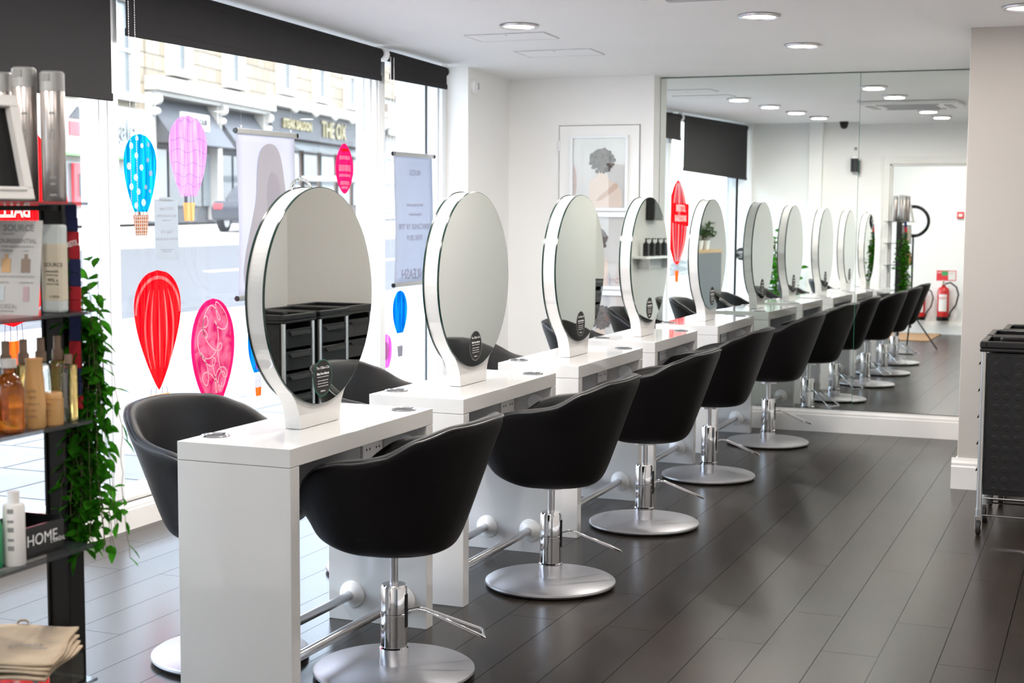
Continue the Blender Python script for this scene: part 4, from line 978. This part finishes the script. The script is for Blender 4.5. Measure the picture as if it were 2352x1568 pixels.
# right wall shelf with dark dispensers, seen in the fourth round mirror
t=thing('wall_shelf','long wall shelf on the right wall reflected in the fourth round mirror','shelf',(2.329,-.55,1.02))
MB().box(-.16,0,-.35,1.0,0,.025).build('board','plastic_white',t); 
for k in (-.2,.8): MB().box(-.14,0,k,k+.02,-.12,0).build('bracket','steel',t)
for k in range(5):
    b=thing('pump_dispenser','black pump dispenser on the right wall shelf reflected in the fourth round mirror','dispenser',(2.25,-.75+k*.24,1.0452),0,'black dispensers on the right wall shelf')
    MB().lathe([(.03,0),(.034,.004),(.034,.14),(.012,.16),(.01,.19)],n=20).build('bottle','black_plastic',b); MB().box(-.05,.01,-.008,.008,.19,.202).build('pump','black_plastic',b)
t=thing('wall_screen','dark glossy wall cabinet on the right wall above the dispensers','wall cabinet',(2.329,-.2,1.45)); MB().box(-.10,0,-.18,.18,0,.36).build('body','black_plastic',t,bevel=.004); MB().box(-.104,-.10,-.16,.16,.02,.34).build('door','shop_glass',t)
# rubber plant by the front wall, seen in the wall mirror
t=thing('rubber_plant','tall leafy green rubber plant near the doorway wall, seen in the mirror','plant',(-1.40,-.80,0))
MB().lathe([(.11,0),(.15,.28),(.14,.285),(.13,.26),(.0001,.26)],n=32).build('pot','terracotta_white',t)
mb=MB(); sm_=MB(); r=random.Random(21)
for k in range(7):
    a=r.uniform(0,2*PI); p=Vector((0,0,.26)); e=Vector((.26*math.cos(a)*r.uniform(.2,1)+(.18 if k==3 else 0),.2*math.sin(a),[1.40,1.15,1.0,.95,1.05,.85,1.25][k])); sm_.tube([p,p.lerp(e,.5)+Vector((.02,0,.03)),e],.008,6)
    for q in range(13):
        f=.3+.7*q/12; c=p.lerp(e,f); b=a+q*2.4; leaf(mb,c,(math.cos(b),math.sin(b),.5),.13,.042,0,.3)
mb.build('foliage','leaf',t); sm_.build('stems','stem',t)
# ------------------------------------------------------------------ street
mb=MB().box(-8.9,-2.12,-40,90,.0,.115); struct(mb.build('pavement','paving'))
mb=MB(); mb.add([(-8.9,-40,.03),(-8.9,90,.03),(-19,90,.50),(-19,-40,.50)],[(0,1,2,3)]); struct(mb.build('road','asphalt'))
mb=MB(); mb.add([(-19,-40,.62),(-19,90,.62),(-60,90,1.55),(-60,-40,1.55),(-19,-40,.4),(-19,90,.4)],[(0,1,2,3),(0,4,5,1)]); struct(mb.build('far_pavement','paving'))
ln=MB()
for k in range(14): ln.add([(-13.5,-10+k*6,.262),(-13.5,-7+k*6,.262),(-13.7,-7+k*6,.271),(-13.7,-10+k*6,.271)],[(0,1,2,3)])
struct(ln.build('trim_4','paint_white'))
PF=Vector((-28.65,43.39,0)); FD=Vector((-.198,.980,0)); FN=Vector((.980,.198,0))
FR=math.atan2(FD.y,FD.x)
def ft(name,label,cat,s,group=None):
    return thing(name,label,cat,PF+FD*s,FR,group)    # local x along the street, local -y toward us
def fb(mb,s0,s1,z0,z1,d0,d1,mi=0): return mb.box(s0,s1,-d1,-d0,z0,z1,mi)
def upper(t,s0,s1,z0,z1,wins,mt='stonework'):
    w=MB(); fb(w,s0,s1,z0,z1,-8,0); w.build('wall',mt,t)
    for a in wins:
        f=MB(); fb(f,a-.95,a+.95,z0+.2,z0+.45,0,.35); fb(f,a-.95,a-.62,z0+.45,z0+3.3,0,.22); fb(f,a+.62,a+.95,z0+.45,z0+3.3,0,.22); fb(f,a-1.05,a+1.05,z0+3.3,z0+3.6,0,.3)
        fo=f.build('window_surround','facade_white',t)
        g=MB(); fb(g,a-.62,a+.62,z0+.45,z0+3.3,0,.05); fb(g,a-.62,a+.62,z0+1.75,z0+1.85,.05,.1,1); g.build('sash',['shop_glass_pale','facade_white'],fo)
# far left estate agent
t=ft('shop_building','white shop with a green line under its sign, far left across the street','building',-20)
upper(t,-14,13.8,4.6,13,[-10,-5.5,-1,3.5,8,12])
w=MB(); fb(w,-14,13.8,.9,4.7,-8,-.3); w.build('shop_wall','facade_white',t)
g=MB(); fb(g,-14,13.8,3.05,4.6,-.3,.15); g.build('fascia','facade_white',t); g=MB(); fb(g,-14,13.8,2.97,3.07,.1,.2); g.build('green_line','green_line',t)
for a in (-12,-6,-.5,5,10.2): g=MB(); fb(g,a-.2 if False else a-2.1,a+2.1,1.5,2.8,-.3,-.2); g.build('shop_window','shop_glass_pale',t)
text('lettering','bengale',1.0,'shop_glass_pale',t,(11.0,-.25,3.85),ROT_MY,ext=.03)
r_=MB(); fb(r_,8.2,9.3,3.55,3.95,.15,.2,0); fb(r_,8.2,9.3,3.3,3.5,.15,.2,1); r_.prism([(8.2,4.05),(9.3,4.05),(8.75,4.4)],-.2,-.15,'y',2); r_.build('logo_board',['red_sign','car_silver','facade_grey'],t)
g=MB(); fb(g,9.0,11.2,1.5,2.75,-.18,-.1); g.build('red_poster','red_sign',t); g=MB(); fb(g,9.25,10.95,1.75,2.45,-.1,-.08); g.build('poster_panel','facade_grey',t)
# grey canopy shops
t=ft('shop_building','shop with two dark grey canopies and a white sign board','building',0)
upper(t,-6.1,5.0,5.7,13,[-3.6,1.5])
w=MB(); fb(w,-6.1,5.0,.9,5.7,-8,-.2); w.build('shop_wall','facade_grey',t)
g=MB(); fb(g,-6.2,5.1,5.30,5.75,-.2,.5); fb(g,-6.1,5.0,5.15,5.3,-.2,.3); g.build('cornice','facade_white',t)
for a,b in ((-5.8,-.5),(.1,4.3)):
    g=MB(); g.add([(a,.2,5.1),(b,.2,5.1),(b,-.9,3.6),(a,-.9,3.6),(a,.2,3.6),(b,.2,3.6)],[(0,1,2,3),(0,3,4),(1,5,2),(3,2,5,4)]); g.build('canopy','facade_grey',t)
for a in (-6.0,-.2,4.7):
    g=MB(); fb(g,a-.22,a+.22,1,5.2,-.2,.2); g.lathe([(.2,-.12),(.2,.12)],(a,-.3,5.0),16,axis='x').lathe([(.13,-.1),(.13,.1)],(a,-.3,4.6),16,axis='x'); g.build('scroll_bracket','facade_white',t)
g=MB(); fb(g,-5.7,-3.4,4.05,4.6,1.0,1.1); g.build('sign_board','facade_white',t); text('lettering','TRINITY CLUB',.28,'facade_grey',t,(-4.55,-1.12,4.33),ROT_MY,ext=.01)
for k in range(7): g=MB(); fb(g,-5.6+k*1.5,-4.3+k*1.5,1.5,3.4,-.2,-.1); g.build('shop_window','shop_glass' if k%3 else 'shop_glass_pale',t)
# The Ox
t=ft('pub_building','steak restaurant with a dark lettered fascia across the street','building',14)
upper(t,-9,9,5.9,13,[-6.6,-1.9,2.8,7.3])
w=MB(); fb(w,-9,9,.6,5.9,-8,-.2); w.build('shop_wall','facade_wood',t)
g=MB(); fb(g,-9,9,5.55,5.95,-.2,.6); g.build('cornice','facade_white',t)
g=MB(); fb(g,-8.5,8.8,4.38,5.5,-.2,.15); g.build('fascia','facade_grey',t)
for s_,a,q in (('STEAK SALOON',-5.4,.52),('THE OX',-.3,1.0),('COCKTAIL BAR',5.0,.46)): text('lettering',s_,q,'gold_letters',t,(a,-.2,4.93),ROT_MY,ext=.03,bold=.02)
g=MB(); g.add([(-6.5,.0,4.3),(8.6,.0,4.3),(8.6,-.7,3.85),(-6.5,-.7,3.85),(8.6,0,3.85),(-6.5,0,3.85)],[(0,1,2,3),(0,3,5),(1,4,2),(2,4,5,3)]); g.build('awning','shop_glass_pale',t)
for k in range(6): g=MB(); fb(g,-6.2+k*2.5,-4.4+k*2.5,1.6,3.8,-.2,-.1); g.build('shop_window','shop_glass' if k%2 else 'shop_glass_pale',t)
g=MB(); g.box(-7.9,8.5,-3.2,-1.2,2.55,2.75); g.build('terrace_cover','car_silver',t)
for k in range(7): g=MB().sphere((-7.8+k*2.7,-.9,5.45),.16,10); g.build('globe_lamp','facade_white',t)
t=ft('shop_building','beige fascia shop with a pale logo, right of the steak restaurant','building',34)
upper(t,-11,20,7.2,13,[-8,-2,4,10]); w=MB(); fb(w,-11,20,.2,7.2,-8,-.2); w.build('shop_wall','facade_white',t)
g=MB(); fb(g,-11,3.0,5.25,6.85,-.2,.2); g.build('fascia','facade_brown',t)
g=MB().lathe([(.0001,0),(.6,0)],(-2.0,-.25,6.0),16,axis='y',sm=False); g.build('logo_disc','facade_white',t)
for k in range(8): g=MB(); fb(g,-10.4+k*3,-8+k*3,1.2,4.9,-.2,-.1); g.build('shop_window','shop_glass_pale',t)
g=MB(); fb(g,-6,-.5,8.2,9.6,.0,.4); g.build('hanging_banner','red_sign',t)
# cars
def car(label,x,y,z,rz,mt):
    t=thing('parked_car',label,'car',(x,y,z),rz)
    prof=[(-2.1,.35),(-2.15,.75),(-1.95,.92),(-1.2,1.0),(-.55,1.42),(.75,1.45),(1.45,1.02),(2.05,.92),(2.15,.6),(2.12,.32)]
    vs=[];fs=[];n=len(prof)
    for yy,sc_ in ((-.85,1),(-.80,1),(.80,1),(.85,1)):
        pass
    b=MB(); b.prism(prof,-.84,.84,'y').build('body',mt,t,bevel=.08,seg=3)
    g=MB().prism([(-1.1,1.0),(-.55,1.36),(.72,1.39),(1.32,1.02)],-.86,.86,'y'); g.build('side_windows','shop_glass',t)
    for a in (-1.35,1.35):
        for s in (-1,1): w=MB().cyl((a,s*.78-.09,.32),.32,.18,24,axis='y').build('wheel','rubber',t); MB().cyl((a,s*.78-.095,.32),.19,.19,16,axis='y').build('hub_cap','steel',w)
    MB().box(-2.17,-2.1,-.7,-.45,.7,.85).box(-2.17,-2.1,.45,.7,.7,.85).build('tail_lamps','red_sign',t)
    return t
car('silver car parked across the road, seen behind the product stand',-26.9,29.6,.80,PI/2+.2,'car_silver')
car('dark car parked across the road, half behind the lilac poster',-22.6,36.9,.72,PI/2+.1,'car_dark')
# passers-by
def person(label,x,y,z,rz,top,leg):
    t=thing('person',label,'person',(x,y,z),rz)
    me=D.meshes.new('body'); V=[(0,0,.95),(0,0,1.15),(0,0,1.40),(0,0,1.50),(0,0,1.62),(0,0,1.74),(.19,0,1.40),(.24,.02,1.12),(.25,-.08,.86),(-.19,0,1.40),(-.24,.02,1.12),(-.25,-.08,.86),(.09,0,.90),(.11,-.06,.50),(.11,.05,.08),(.11,-.09,.05),(-.09,0,.90),(-.11,.10,.50),(-.11,.20,.08),(-.11,.08,.05)]
    E_=[(0,1),(1,2),(2,3),(3,4),(4,5),(2,6),(6,7),(7,8),(2,9),(9,10),(10,11),(0,12),(12,13),(13,14),(14,15),(0,16),(16,17),(17,18),(18,19)]
    Rr=[.15,.14,.16,.06,.10,.09,.07,.055,.04,.07,.055,.04,.10,.07,.045,.04,.10,.07,.045,.04]
    me.from_pydata(V,E_,[]); o=D.objects.new('body',me); COL.objects.link(o); o.parent=t
    sk=o.modifiers.new('skin','SKIN'); 
    if not me.skin_vertices: 
        bm=bmesh.new(); bm.from_mesh(me); bm.verts.layers.skin.verify(); bm.to_mesh(me); bm.free()
    for i,q in enumerate(Rr): me.skin_vertices[0].data[i].radius=(q,q); me.skin_vertices[0].data[i].use_root=(i==0)
    o.modifiers.new('sub','SUBSURF').levels=1
    me.materials.append(M['skin'])
    MB().lathe([(.17,.90),(.19,1.0),(.175,1.2),(.21,1.38),(.12,1.48),(.07,1.50)],n=20,sy=.75).build('top',top,t)
    for s,dy in ((-1,.10),(1,-.05)): MB().tube([(s*.09,0,.95),(s*.11,dy*.9,.5),(s*.11,dy*1.6,.1)],[.13,.09,.07],12).build('trouser_leg',leg,t)
    MB().sphere((0,.015,1.70),.105,14).build('hair','hair_print',t)
for k,(lab,s,d,tp,lg) in enumerate((('person in a pale top walking past the steak restaurant',18.3,7,'cloth_white','cloth_dark'),('person in white clothes standing beside the restaurant terrace',19.6,8,'cloth_white','cloth_white'),('person in white outside the grey canopy shop',-2.6,3,'cloth_white','cloth_dark'))):
    P=PF+FD*s+FN*d; person(lab,P.x,P.y,1.55-.0-(.0227*(P.x+60)),1.0+k,tp,lg)
